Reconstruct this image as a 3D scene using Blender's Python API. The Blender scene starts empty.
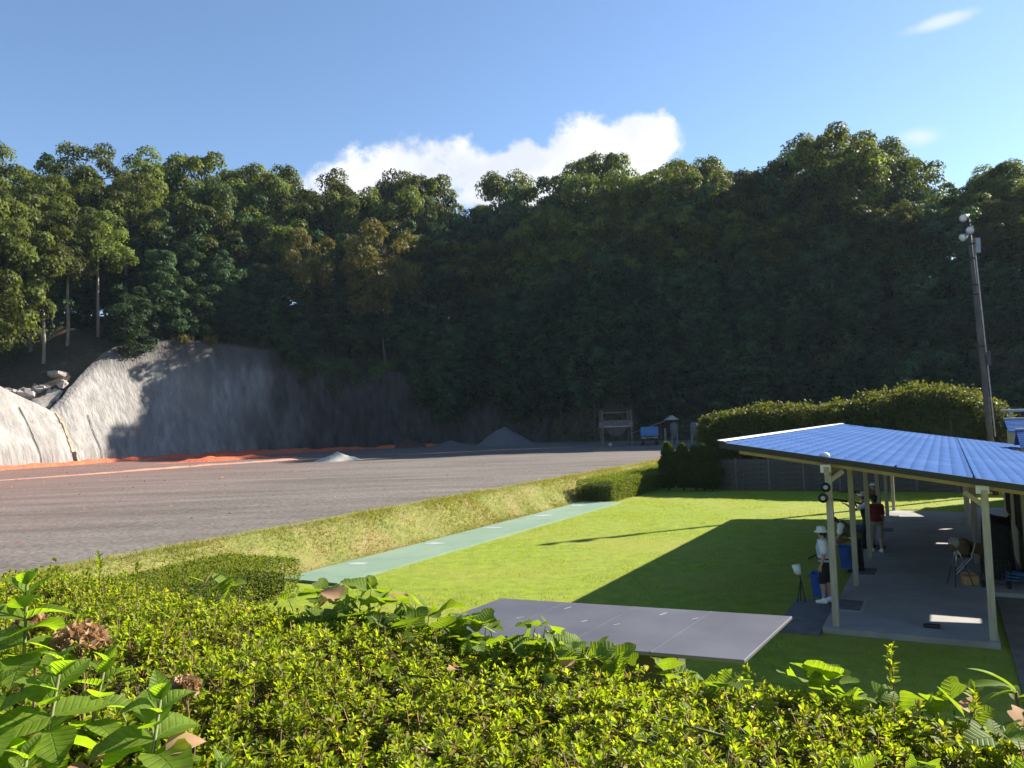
import bpy, bmesh, math, random
import numpy as np
from math import sin, cos, tan, pi, radians, sqrt, atan2, hypot
from mathutils import Vector, Matrix

sc = bpy.context.scene
COL = sc.collection
rng = np.random.default_rng(7)
random.seed(7)

# ---------------------------------------------------------------- camera
H = 4.5
PITCH = math.atan(40 / 770.0)
ROLL = radians(2.0)
fw = Vector((0, cos(PITCH), sin(PITCH)))
r0 = Vector((1, 0, 0)); u0 = r0.cross(fw)
cr = r0 * cos(ROLL) - u0 * sin(ROLL)
cu = u0 * cos(ROLL) + r0 * sin(ROLL)
cam = bpy.data.cameras.new('camera')
cam.sensor_width = 36.0
cam.lens = 36.0 * 770 / 1024
cam.clip_start = 0.05
cam.clip_end = 4000
camo = bpy.data.objects.new('camera', cam)
COL.objects.link(camo)
camo.matrix_world = Matrix(((cr.x, cu.x, -fw.x, 0), (cr.y, cu.y, -fw.y, 0), (cr.z, cu.z, -fw.z, H), (0, 0, 0, 1)))
sc.camera = camo

# ---------------------------------------------------------------- sky and sun
SUN_EL = radians(30)
SUN_AZ = radians(25)          # angle from +X towards +Y
sundir = Vector((cos(SUN_EL) * cos(SUN_AZ), cos(SUN_EL) * sin(SUN_AZ), sin(SUN_EL)))
world = bpy.data.worlds.new('World'); sc.world = world; world.use_nodes = True
wt = world.node_tree; wn = wt.nodes; wl = wt.links
for n in list(wn): wn.remove(n)
wout = wn.new('ShaderNodeOutputWorld')
bg = wn.new('ShaderNodeBackground'); bg.inputs['Strength'].default_value = 0.073
sky = wn.new('ShaderNodeTexSky'); sky.sky_type = 'NISHITA'; sky.sun_disc = False
sky.sun_elevation = SUN_EL; sky.sun_rotation = radians(90) - SUN_AZ
sky.air_density = 0.95; sky.dust_density = 0.15; sky.ozone_density = 3.0; sky.altitude = 100
tc = wn.new('ShaderNodeTexCoord')


def wmath(op, a=None, b=None, va=None, vb=None, clamp=False):
    n = wn.new('ShaderNodeMath'); n.operation = op; n.use_clamp = clamp
    if a is not None: wl.new(a, n.inputs[0])
    elif va is not None: n.inputs[0].default_value = va
    if b is not None: wl.new(b, n.inputs[1])
    elif vb is not None: n.inputs[1].default_value = vb
    return n.outputs[0]


sep = wn.new('ShaderNodeSeparateXYZ'); wl.new(tc.outputs['Generated'], sep.inputs[0])
ysafe = wmath('MAXIMUM', sep.outputs[1], vb=0.05)
ca = wmath('DIVIDE', sep.outputs[0], ysafe)       # tangent of the bearing
cb = wmath('DIVIDE', sep.outputs[2], ysafe)       # tangent of the elevation
cn = wn.new('ShaderNodeTexNoise'); cn.inputs['Scale'].default_value = 9.0; cn.inputs['Detail'].default_value = 9.0
cn.inputs['Roughness'].default_value = 0.62
wl.new(tc.outputs['Generated'], cn.inputs['Vector'])
noise0 = wmath('SUBTRACT', cn.outputs[0], vb=0.5)


def puff(a, b, ra, rb, tilt=0.0):
    da = wmath('SUBTRACT', ca, vb=a); db = wmath('SUBTRACT', cb, vb=b)
    db = wmath('SUBTRACT', db, wmath('MULTIPLY', da, vb=tilt))
    da = wmath('DIVIDE', da, vb=ra); db = wmath('DIVIDE', db, vb=rb)
    d = wmath('SQRT', wmath('ADD', wmath('MULTIPLY', da, da), wmath('MULTIPLY', db, db)))
    return wmath('SUBTRACT', d, None, None, 1.0) if False else wmath('SUBTRACT', None, d, 1.0)


big = None
for a, b, ra, rb in ((0.135, 0.358, 0.11, 0.062), (0.02, 0.322, 0.16, 0.06), (-0.11, 0.333, 0.14, 0.06), (0.185, 0.372, 0.065, 0.04), (-0.205, 0.322, 0.085, 0.042)):
    p = puff(a, b, ra, rb)
    big = p if big is None else wmath('MAXIMUM', big, p)
cm = wmath('ADD', big, wmath('MULTIPLY', noise0, vb=2.6))
mr = wn.new('ShaderNodeMapRange'); mr.interpolation_type = 'SMOOTHSTEP'
mr.inputs[1].default_value = 0.04; mr.inputs[2].default_value = 0.42
wl.new(cm, mr.inputs[0])
thin = None
for a, b, ra, rb, t in ((0.60, 0.518, 0.08, 0.012, 0.25), (0.55, 0.36, 0.05, 0.02, 0.1)):
    p = puff(a, b, ra, rb, t)
    thin = p if thin is None else wmath('MAXIMUM', thin, p)
cm2 = wmath('ADD', thin, wmath('MULTIPLY', noise0, vb=2.4))
mr2 = wn.new('ShaderNodeMapRange'); mr2.interpolation_type = 'SMOOTHSTEP'
mr2.inputs[1].default_value = 0.1; mr2.inputs[2].default_value = 1.1; mr2.inputs[4].default_value = 0.6
wl.new(cm2, mr2.inputs[0])
front = wmath('GREATER_THAN', sep.outputs[1], vb=0.1)
cmask = wmath('MULTIPLY', wmath('MAXIMUM', mr.outputs[0], mr2.outputs[0]), front)
cn2 = wn.new('ShaderNodeTexNoise'); cn2.inputs['Scale'].default_value = 14.0; cn2.inputs['Detail'].default_value = 5.0
wl.new(tc.outputs['Generated'], cn2.inputs['Vector'])
crmp = wn.new('ShaderNodeValToRGB')
crmp.color_ramp.elements[0].position = 0.35; crmp.color_ramp.elements[0].color = (3.9, 4.15, 4.7, 1)
crmp.color_ramp.elements[1].position = 0.62; crmp.color_ramp.elements[1].color = (5.0, 5.1, 5.3, 1)
wl.new(cn2.outputs[0], crmp.inputs[0])
wmix = wn.new('ShaderNodeMixRGB')
wl.new(cmask, wmix.inputs[0]); wl.new(sky.outputs[0], wmix.inputs[1]); wl.new(crmp.outputs[0], wmix.inputs[2])
wl.new(wmix.outputs[0], bg.inputs['Color']); wl.new(bg.outputs[0], wout.inputs[0])

sun = bpy.data.lights.new('sun', 'SUN'); sun.energy = 5.0; sun.angle = radians(0.53); sun.color = (1.0, 0.93, 0.82)
suno = bpy.data.objects.new('sun', sun); COL.objects.link(suno)
suno.rotation_euler = sundir.to_track_quat('Z', 'Y').to_euler()
suno.location = (60, 30, 60)
sc.view_settings.view_transform = 'Standard'; sc.view_settings.look = 'None'
sc.view_settings.exposure = 1.56; sc.view_settings.gamma = 1.0
sc.cycles.max_bounces = 6; sc.cycles.diffuse_bounces = 3; sc.cycles.transmission_bounces = 4; sc.cycles.transparent_max_bounces = 6
sc.cycles.caustics_reflective = False; sc.cycles.caustics_refractive = False
sc.cycles.use_denoising = True

# ---------------------------------------------------------------- shelter axes: U across (to the right), V along the firing line
AZ = radians(29.2)
VU = Vector((cos(AZ), -sin(AZ), 0)); VV = Vector((sin(AZ), cos(AZ), 0))
P1 = Vector((6.5, 16.09, 0))


def W(u, v, z=0.0):
    p = P1 + VU * u + VV * v
    return Vector((p.x, p.y, z))


# ---------------------------------------------------------------- materials
MATS = {}


def node_mat(name):
    m = bpy.data.materials.new(name); m.use_nodes = True
    nt = m.node_tree
    for n in list(nt.nodes): nt.nodes.remove(n)
    out = nt.nodes.new('ShaderNodeOutputMaterial')
    MATS[name] = m
    return m, nt, out


def lin(c):
    return (c[0], c[1], c[2], 1.0)


def surf(name, c1, c2=None, scale=6.0, rough=0.7, bump=0.0, bscale=None, metal=0.0, detail=6.0, spec=0.35, stretch=(1, 1, 1), c3=None, scale3=0.6, f3=0.5, lo=0.35, hi=0.65, sub=0.0, bdist=0.02):
    m, nt, out = node_mat(name)
    N = nt.nodes; L = nt.links
    b = N.new('ShaderNodeBsdfPrincipled')
    b.inputs['Roughness'].default_value = rough; b.inputs['Metallic'].default_value = metal
    b.inputs['Specular IOR Level'].default_value = spec
    L.new(b.outputs[0], out.inputs[0])
    c2 = c2 or tuple(x * 0.8 for x in c1)
    t = N.new('ShaderNodeTexCoord'); mp = N.new('ShaderNodeMapping'); mp.inputs['Scale'].default_value = stretch
    L.new(t.outputs['Object'], mp.inputs[0])
    n1 = N.new('ShaderNodeTexNoise'); n1.inputs['Scale'].default_value = scale; n1.inputs['Detail'].default_value = detail; n1.inputs['Roughness'].default_value = 0.65
    L.new(mp.outputs[0], n1.inputs['Vector'])
    r = N.new('ShaderNodeValToRGB')
    r.color_ramp.elements[0].position = lo; r.color_ramp.elements[0].color = lin(c2)
    r.color_ramp.elements[1].position = hi; r.color_ramp.elements[1].color = lin(c1)
    L.new(n1.outputs[0], r.inputs[0])
    col = r.outputs[0]
    if c3:
        n3 = N.new('ShaderNodeTexNoise'); n3.inputs['Scale'].default_value = scale3; n3.inputs['Detail'].default_value = 4
        L.new(mp.outputs[0], n3.inputs['Vector'])
        r3 = N.new('ShaderNodeMapRange'); r3.inputs[1].default_value = 0.45; r3.inputs[2].default_value = 0.65; r3.inputs[4].default_value = f3
        L.new(n3.outputs[0], r3.inputs[0])
        mx = N.new('ShaderNodeMixRGB'); L.new(r3.outputs[0], mx.inputs[0]); L.new(col, mx.inputs[1]); mx.inputs[2].default_value = lin(c3)
        col = mx.outputs[0]
    L.new(col, b.inputs['Base Color'])
    if bump:
        nb = N.new('ShaderNodeTexNoise'); nb.inputs['Scale'].default_value = bscale or scale * 4; nb.inputs['Detail'].default_value = 8
        L.new(mp.outputs[0], nb.inputs['Vector'])
        bp = N.new('ShaderNodeBump'); bp.inputs['Strength'].default_value = bump; bp.inputs['Distance'].default_value = bdist
        L.new(nb.outputs[0], bp.inputs['Height']); L.new(bp.outputs[0], b.inputs['Normal'])
    return m


def leafmat(name, cols, trans=0.45, rough=0.55, spec=0.15, objvar=0.0, tcol=None, clump=0.0):
    """cols: list of colours picked leaf by leaf; some light passes through the blade"""
    m, nt, out = node_mat(name)
    N = nt.nodes; L = nt.links
    g = N.new('ShaderNodeNewGeometry')
    r = N.new('ShaderNodeValToRGB')
    els = r.color_ramp.elements
    els[0].position = 0; els[0].color = lin(cols[0]); els[1].position = 1; els[1].color = lin(cols[-1])
    for i in range(1, len(cols) - 1):
        e = els.new(i / (len(cols) - 1)); e.color = lin(cols[i])
    L.new(g.outputs['Random Per Island'], r.inputs[0])
    col = r.outputs[0]
    if objvar:
        oi = N.new('ShaderNodeObjectInfo')
        hs = N.new('ShaderNodeHueSaturation')
        m1 = N.new('ShaderNodeMapRange'); m1.inputs[3].default_value = 0.5 - 0.012 * objvar; m1.inputs[4].default_value = 0.5 + 0.02 * objvar
        m2 = N.new('ShaderNodeMapRange'); m2.inputs[3].default_value = 1 - 0.5 * objvar; m2.inputs[4].default_value = 1 + 0.4 * objvar
        L.new(oi.outputs['Random'], m1.inputs[0]); L.new(oi.outputs['Random'], m2.inputs[0])
        L.new(m1.outputs[0], hs.inputs['Hue']); L.new(m2.outputs[0], hs.inputs['Value']); L.new(col, hs.inputs['Color'])
        col = hs.outputs[0]
    if clump:                                   # random tone clump by clump, raising contrast in the foliage
        tx = N.new('ShaderNodeTexCoord'); nz = N.new('ShaderNodeTexNoise'); nz.inputs['Scale'].default_value = clump; nz.inputs['Detail'].default_value = 3
        L.new(tx.outputs['Object'], nz.inputs['Vector'])
        mr_ = N.new('ShaderNodeMapRange'); mr_.inputs[1].default_value = 0.36; mr_.inputs[2].default_value = 0.64; mr_.inputs[3].default_value = 0.42 if clump < 2 else 0.8; mr_.inputs[4].default_value = 1.7 if clump < 2 else 1.25
        L.new(nz.outputs[0], mr_.inputs[0])
        mm = N.new('ShaderNodeMixRGB'); mm.blend_type = 'MULTIPLY'; mm.inputs[0].default_value = 1.0; L.new(col, mm.inputs[1]); L.new(mr_.outputs[0], mm.inputs[2])
        col = mm.outputs[0]
    b = N.new('ShaderNodeBsdfPrincipled'); b.inputs['Roughness'].default_value = rough; b.inputs['Specular IOR Level'].default_value = spec
    L.new(col, b.inputs['Base Color'])
    t = N.new('ShaderNodeBsdfTranslucent')
    tm = N.new('ShaderNodeMixRGB'); tm.blend_type = 'MULTIPLY'; tm.inputs[0].default_value = 1.0
    tm.inputs[2].default_value = lin(tcol or (1.5, 1.45, 0.5)); L.new(col, tm.inputs[1])
    L.new(tm.outputs[0], t.inputs[0])
    mx = N.new('ShaderNodeMixShader'); mx.inputs[0].default_value = trans
    L.new(b.outputs[0], mx.inputs[1]); L.new(t.outputs[0], mx.inputs[2]); L.new(mx.outputs[0], out.inputs[0])
    return m


surf('soil', (0.085, 0.06, 0.038), (0.04, 0.03, 0.02), 1.5, 0.95, 0.6, 8, c3=(0.04, 0.05, 0.018), scale3=0.15, f3=0.4)
surf('lawn', (0.215, 0.275, 0.012), (0.135, 0.18, 0.009), 2.2, 0.9, 0.5, 30, c3=(0.23, 0.23, 0.03), scale3=0.2, f3=0.7)
surf('bank', (0.20, 0.20, 0.05), (0.12, 0.14, 0.03), 2.2, 0.95, 0.6, 20, c3=(0.24, 0.17, 0.08), scale3=0.7, f3=0.6)
surf('strip', (0.165, 0.24, 0.165), (0.14, 0.21, 0.145), 1.2, 0.8, 0.1, 12, c3=(0.24, 0.29, 0.20), scale3=0.35, f3=0.35)
surf('slab', (0.33, 0.315, 0.295), (0.25, 0.24, 0.225), 1.0, 0.8, 0.15, 18, c3=(0.16, 0.16, 0.16), scale3=0.8, f3=0.4)
surf('dirt', (0.17, 0.14, 0.11), (0.10, 0.082, 0.065), 2.0, 0.95, 0.5, 14)
surf('pad', (0.15, 0.145, 0.14), (0.10, 0.10, 0.095), 3.0, 0.9, 0.2, 25)
surf('padframe', (0.36, 0.36, 0.36), (0.28, 0.28, 0.28), 6, 0.8)
surf('concrete', (0.30, 0.283, 0.262), (0.165, 0.155, 0.145), 0.9, 0.95, 0.9, 2.5, stretch=(1, 1, 0.22), c3=(0.19, 0.17, 0.155), scale3=0.28, f3=0.6, bdist=0.25)

def wall_material():
    m = MATS['concrete']; nt = m.node_tree; N = nt.nodes; L = nt.links
    b = [n for n in N if n.type == 'BSDF_PRINCIPLED'][0]; src = b.inputs['Base Color'].links[0].from_socket
    t = N.new('ShaderNodeTexCoord'); sx = N.new('ShaderNodeSeparateXYZ'); L.new(t.outputs['Object'], sx.inputs[0])
    nz = N.new('ShaderNodeTexNoise'); nz.inputs['Scale'].default_value = 0.35; nz.inputs['Detail'].default_value = 6
    mp = N.new('ShaderNodeMapping'); mp.inputs['Scale'].default_value = (1, 1, 0.15); L.new(t.outputs['Object'], mp.inputs[0]); L.new(mp.outputs[0], nz.inputs['Vector'])
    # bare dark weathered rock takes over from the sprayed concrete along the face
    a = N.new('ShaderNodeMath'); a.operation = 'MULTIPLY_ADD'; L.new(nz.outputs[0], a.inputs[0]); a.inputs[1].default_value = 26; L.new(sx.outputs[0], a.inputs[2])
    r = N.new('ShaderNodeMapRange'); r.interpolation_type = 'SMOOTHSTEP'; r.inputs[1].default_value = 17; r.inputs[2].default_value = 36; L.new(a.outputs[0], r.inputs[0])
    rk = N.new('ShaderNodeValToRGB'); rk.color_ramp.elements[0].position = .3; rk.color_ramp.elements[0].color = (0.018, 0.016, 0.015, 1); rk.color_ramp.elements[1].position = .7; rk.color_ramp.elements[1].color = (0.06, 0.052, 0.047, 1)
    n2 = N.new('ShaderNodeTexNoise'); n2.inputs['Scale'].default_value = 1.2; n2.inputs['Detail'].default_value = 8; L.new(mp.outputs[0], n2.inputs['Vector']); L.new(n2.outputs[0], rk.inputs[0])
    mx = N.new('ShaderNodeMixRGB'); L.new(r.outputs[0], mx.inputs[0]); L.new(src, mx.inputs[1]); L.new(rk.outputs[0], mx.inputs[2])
    # darker towards the top of the face
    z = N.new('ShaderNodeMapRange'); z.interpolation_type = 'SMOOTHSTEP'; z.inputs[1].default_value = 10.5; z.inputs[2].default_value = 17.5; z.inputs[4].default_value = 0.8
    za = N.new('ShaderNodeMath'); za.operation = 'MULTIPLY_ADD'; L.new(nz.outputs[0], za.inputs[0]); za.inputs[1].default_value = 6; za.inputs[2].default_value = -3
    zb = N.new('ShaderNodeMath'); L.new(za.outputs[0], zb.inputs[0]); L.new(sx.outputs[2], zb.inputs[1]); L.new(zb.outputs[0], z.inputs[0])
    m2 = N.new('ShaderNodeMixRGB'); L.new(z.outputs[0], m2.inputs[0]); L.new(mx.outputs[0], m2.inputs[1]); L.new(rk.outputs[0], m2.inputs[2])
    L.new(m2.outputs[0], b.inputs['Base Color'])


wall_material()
surf('wetstain', (0.36, 0.30, 0.21), (0.22, 0.16, 0.10), 1.5, 0.9, 0.3, 6)
surf('rubble', (0.42, 0.38, 0.34), (0.22, 0.19, 0.16), 1.2, 0.95, 0.6, 5)
surf('clay', (0.70, 0.16, 0.065), (0.45, 0.085, 0.04), 2.5, 0.9, 0.8, 7, c3=(0.26, 0.085, 0.06), scale3=0.4, f3=0.5, bdist=0.15)
surf('darksoil', (0.10, 0.05, 0.04), (0.06, 0.032, 0.026), 3, 0.95, 0.6, 9)
surf('claypale', (0.55, 0.24, 0.15), (0.36, 0.16, 0.11), 1.6, 0.95, 0.6, 9, c3=(0.27, 0.18, 0.15), scale3=0.5, f3=0.8)
surf('sand', (0.42, 0.40, 0.36), (0.30, 0.285, 0.26), 3, 0.95, 0.5, 12, bdist=0.08)
surf('darkgravel', (0.14, 0.135, 0.14), (0.08, 0.078, 0.08), 4, 0.95, 0.6, 12, bdist=0.1)
surf('bark', (0.11, 0.085, 0.06), (0.05, 0.04, 0.03), 8, 0.95, 0.5, 20, stretch=(1, 1, 0.25))
surf('palebark', (0.30, 0.26, 0.21), (0.17, 0.145, 0.12), 5, 0.9, 0.4, 18, stretch=(1, 1, 0.3))
surf('stem', (0.12, 0.16, 0.035), (0.09, 0.08, 0.03), 30, 0.6)
surf('twig', (0.26, 0.15, 0.08), (0.13, 0.075, 0.045), 40, 0.8)
surf('fence', (0.11, 0.095, 0.08), (0.06, 0.053, 0.046), 2.5, 0.9, 0.3, 15, stretch=(1, 1, 4))
surf('fencepost', (0.16, 0.145, 0.13), (0.11, 0.10, 0.09), 5, 0.9, 0.2, 20)
surf('timber', (0.40, 0.355, 0.27), (0.29, 0.255, 0.19), 3, 0.65, 0.1, 30, stretch=(6, 6, 0.6))
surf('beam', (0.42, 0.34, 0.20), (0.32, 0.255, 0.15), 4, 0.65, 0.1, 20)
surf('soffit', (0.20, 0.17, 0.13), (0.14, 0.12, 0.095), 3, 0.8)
surf('wallcream', (0.46, 0.40, 0.29), (0.40, 0.345, 0.25), 1.5, 0.85, 0.1, 30)
surf('blackmetal', (0.02, 0.02, 0.022), (0.012, 0.012, 0.014), 8, 0.45)
surf('blackcloth', (0.018, 0.018, 0.022), (0.01, 0.01, 0.012), 5, 0.95, 0.5, 9, bdist=0.05)
surf('whiteplastic', (0.72, 0.72, 0.71), (0.62, 0.62, 0.61), 8, 0.5)
surf('bluebin', (0.03, 0.095, 0.42), (0.022, 0.07, 0.34), 4, 0.5)
surf('steel', (0.42, 0.43, 0.45), (0.32, 0.33, 0.34), 6, 0.35, metal=0.8)
surf('galv', (0.36, 0.36, 0.37), (0.26, 0.26, 0.27), 4, 0.5, 0.1, 20, metal=0.4)
surf('rust', (0.17, 0.145, 0.125), (0.10, 0.08, 0.065), 2, 0.8, 0.2, 12)
surf('truckblue', (0.05, 0.19, 0.42), (0.04, 0.15, 0.34), 3, 0.45)
surf('tyre', (0.02, 0.02, 0.02), (0.012, 0.012, 0.012), 10, 0.9)
surf('polemat', (0.11, 0.098, 0.088), (0.065, 0.058, 0.052), 3, 0.85, 0.2, 20, stretch=(1, 1, 0.3))
surf('shedroof', (0.092, 0.091, 0.106), (0.07, 0.07, 0.083), 0.8, 0.5, 0.05, 10, c3=(0.12, 0.121, 0.138), scale3=0.5, f3=0.5, spec=0.5)
surf('pale_glint', (0.42, 0.42, 0.44), (0.32, 0.32, 0.34), 6, 0.6)
surf('shedwall', (0.08, 0.076, 0.07), (0.055, 0.052, 0.048), 3, 0.9, 0.2, 10)
surf('stone', (0.38, 0.36, 0.34), (0.24, 0.23, 0.22), 9, 0.9, 0.6, 30)
surf('skin', (0.42, 0.24, 0.16), (0.36, 0.20, 0.13), 9, 0.6)
surf('hairdark', (0.02, 0.016, 0.013), (0.012, 0.01, 0.008), 30, 0.7, 0.4, 60)
surf('hairbrown', (0.07, 0.03, 0.018), (0.04, 0.018, 0.012), 30, 0.7, 0.4, 60)
surf('clothwhite', (0.70, 0.71, 0.74), (0.60, 0.61, 0.65), 9, 0.95, 0.4, 16, bdist=0.03)
surf('clothpale', (0.40, 0.47, 0.60), (0.33, 0.39, 0.51), 9, 0.95, 0.4, 16, bdist=0.03)
surf('clothblack', (0.022, 0.022, 0.028), (0.014, 0.014, 0.018), 9, 0.95, 0.4, 16, bdist=0.03)
surf('clothmaroon', (0.16, 0.018, 0.022), (0.11, 0.012, 0.016), 9, 0.95, 0.4, 16, bdist=0.03)
surf('clothgrey', (0.25, 0.25, 0.26), (0.19, 0.19, 0.20), 9, 0.95, 0.4, 16, bdist=0.03)
surf('clotholive', (0.09, 0.085, 0.05), (0.06, 0.057, 0.034), 9, 0.95, 0.4, 16, bdist=0.03)
surf('clothbrown', (0.15, 0.085, 0.05), (0.10, 0.06, 0.035), 9, 0.95, 0.4, 16, bdist=0.03)
surf('gunwood', (0.13, 0.05, 0.02), (0.08, 0.03, 0.014), 20, 0.4)
surf('cardboard', (0.42, 0.27, 0.13), (0.35, 0.22, 0.10), 6, 0.9)
surf('deadleaf', (0.30, 0.19, 0.10), (0.18, 0.10, 0.05), 20, 0.9, 0.4, 60)
surf('deadflower', (0.36, 0.24, 0.16), (0.22, 0.13, 0.085), 30, 0.9)

# the blue pressed-metal roof: satin paint over stepped sheets
surf('roofblue', (0.055, 0.108, 0.26), (0.047, 0.094, 0.23), 1.5, 0.8, 0.05, 10, c3=(0.075, 0.13, 0.28), scale3=0.5, f3=0.5, spec=0.0)

# window glass
gm, nt, out = node_mat('glass')
b = nt.nodes.new('ShaderNodeBsdfPrincipled'); b.inputs['Base Color'].default_value = (0.03, 0.035, 0.04, 1); b.inputs['Roughness'].default_value = 0.06
b.inputs['Specular IOR Level'].default_value = 0.6
nt.links.new(b.outputs[0], out.inputs[0])

# gravel field: dark stone chippings, wheel-dragged streaks and brick-red specks of broken targets
fm, nt, out = node_mat('field')
N = nt.nodes; L = nt.links
b = N.new('ShaderNodeBsdfPrincipled'); b.inputs['Roughness'].default_value = 0.95; b.inputs['Specular IOR Level'].default_value = 0.2
L.new(b.outputs[0], out.inputs[0])
t = N.new('ShaderNodeTexCoord')
mp = N.new('ShaderNodeMapping'); mp.inputs['Rotation'].default_value = (0, 0, radians(-28)); mp.inputs['Scale'].default_value = (0.09, 0.55, 1)
L.new(t.outputs['Object'], mp.inputs[0])
n1 = N.new('ShaderNodeTexNoise'); n1.inputs['Scale'].default_value = 1.0; n1.inputs['Detail'].default_value = 7; n1.inputs['Roughness'].default_value = 0.6
L.new(mp.outputs[0], n1.inputs['Vector'])
r = N.new('ShaderNodeValToRGB')
r.color_ramp.elements[0].position = 0.36; r.color_ramp.elements[0].color = (0.104, 0.087, 0.076, 1)
r.color_ramp.elements[1].position = 0.66; r.color_ramp.elements[1].color = (0.165, 0.145, 0.127, 1)
L.new(n1.outputs[0], r.inputs[0])
n2 = N.new('ShaderNodeTexNoise'); n2.inputs['Scale'].default_value = 7.0; n2.inputs['Detail'].default_value = 8; L.new(t.outputs['Object'], n2.inputs['Vector'])
hv = N.new('ShaderNodeMapRange'); hv.inputs[1].default_value = 0.3; hv.inputs[2].default_value = 0.7; hv.inputs[3].default_value = 0.6; hv.inputs[4].default_value = 1.35
L.new(n2.outputs[0], hv.inputs[0])
mul = N.new('ShaderNodeMixRGB'); mul.blend_type = 'MULTIPLY'; mul.inputs[0].default_value = 1.0
L.new(r.outputs[0], mul.inputs[1]); L.new(hv.outputs[0], mul.inputs[2])
# red tint towards the wall
sx = N.new('ShaderNodeSeparateXYZ'); L.new(t.outputs['Object'], sx.inputs[0])
gx = N.new('ShaderNodeMapRange'); gx.inputs[1].default_value = -12; gx.inputs[2].default_value = -50; gx.inputs[3].default_value = 0.0; gx.inputs[4].default_value = 0.55
L.new(sx.outputs[0], gx.inputs[0])
mp3 = N.new('ShaderNodeMapping'); mp3.inputs['Rotation'].default_value = (0, 0, radians(-28)); mp3.inputs['Scale'].default_value = (0.12, 0.5, 1); L.new(t.outputs['Object'], mp3.inputs[0])
n3 = N.new('ShaderNodeTexNoise'); n3.inputs['Scale'].default_value = 1.0; n3.inputs['Detail'].default_value = 6; L.new(mp3.outputs[0], n3.inputs['Vector'])
pr = N.new('ShaderNodeMath'); pr.operation = 'MULTIPLY'; pr.inputs[1].default_value = 1.7; L.new(n3.outputs[0], pr.inputs[0])
pr2 = N.new('ShaderNodeMath'); pr2.operation = 'MULTIPLY'; pr2.use_clamp = True; L.new(pr.outputs[0], pr2.inputs[0]); L.new(gx.outputs[0], pr2.inputs[1])
mx = N.new('ShaderNodeMixRGB'); L.new(pr2.outputs[0], mx.inputs[0]); L.new(mul.outputs[0], mx.inputs[1]); mx.inputs[2].default_value = (0.235, 0.105, 0.085, 1)
L.new(mx.outputs[0], b.inputs['Base Color'])
bp = N.new('ShaderNodeBump'); bp.inputs['Strength'].default_value = 0.7; bp.inputs['Distance'].default_value = 0.03; L.new(n2.outputs[0], bp.inputs['Height']); L.new(bp.outputs[0], b.inputs['Normal'])

leafmat('leaf_oak', [(0.058, 0.08, 0.018), (0.085, 0.104, 0.02), (0.112, 0.122, 0.026), (0.072, 0.094, 0.02)], 0.45, objvar=1.0, clump=0.45)
leafmat('leaf_dark', [(0.03, 0.064, 0.028), (0.043, 0.082, 0.034), (0.06, 0.094, 0.034)], 0.38, objvar=0.8, clump=0.4)
leafmat('leaf_yellow', [(0.11, 0.105, 0.022), (0.15, 0.125, 0.026), (0.07, 0.085, 0.02), (0.17, 0.115, 0.03)], 0.35)
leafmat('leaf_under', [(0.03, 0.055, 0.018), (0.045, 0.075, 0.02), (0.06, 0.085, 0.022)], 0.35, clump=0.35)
leafmat('leaf_hedge', [(0.06, 0.078, 0.022), (0.082, 0.10, 0.026), (0.105, 0.118, 0.034), (0.12, 0.11, 0.036)], 0.42)
leafmat('leaf_trim', [(0.08, 0.115, 0.014), (0.13, 0.165, 0.018), (0.17, 0.19, 0.025)], 0.45)
leafmat('leaf_conifer', [(0.04, 0.07, 0.02), (0.06, 0.09, 0.022), (0.085, 0.11, 0.026)], 0.35)
leafmat('leaf_azalea', [(0.145, 0.195, 0.018), (0.20, 0.25, 0.022), (0.24, 0.275, 0.03), (0.17, 0.22, 0.02), (0.32, 0.25, 0.09)], 0.55, 0.5, 0.2, tcol=(1.75, 1.8, 0.4), clump=7.0)
leafmat('leaf_azalea_old', [(0.08, 0.12, 0.016), (0.11, 0.15, 0.02), (0.20, 0.13, 0.05), (0.10, 0.135, 0.016)], 0.5, 0.4, 0.3, tcol=(1.7, 1.6, 0.35))
leafmat('leaf_broad', [(0.14, 0.24, 0.028), (0.19, 0.29, 0.032), (0.22, 0.31, 0.034)], 0.68, 0.45, 0.3, tcol=(1.7, 1.75, 0.4))
leafmat('leaf_kudzu', [(0.10, 0.17, 0.022), (0.14, 0.21, 0.024), (0.18, 0.22, 0.026)], 0.55, 0.55, 0.2, tcol=(1.6, 1.6, 0.4))

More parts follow.
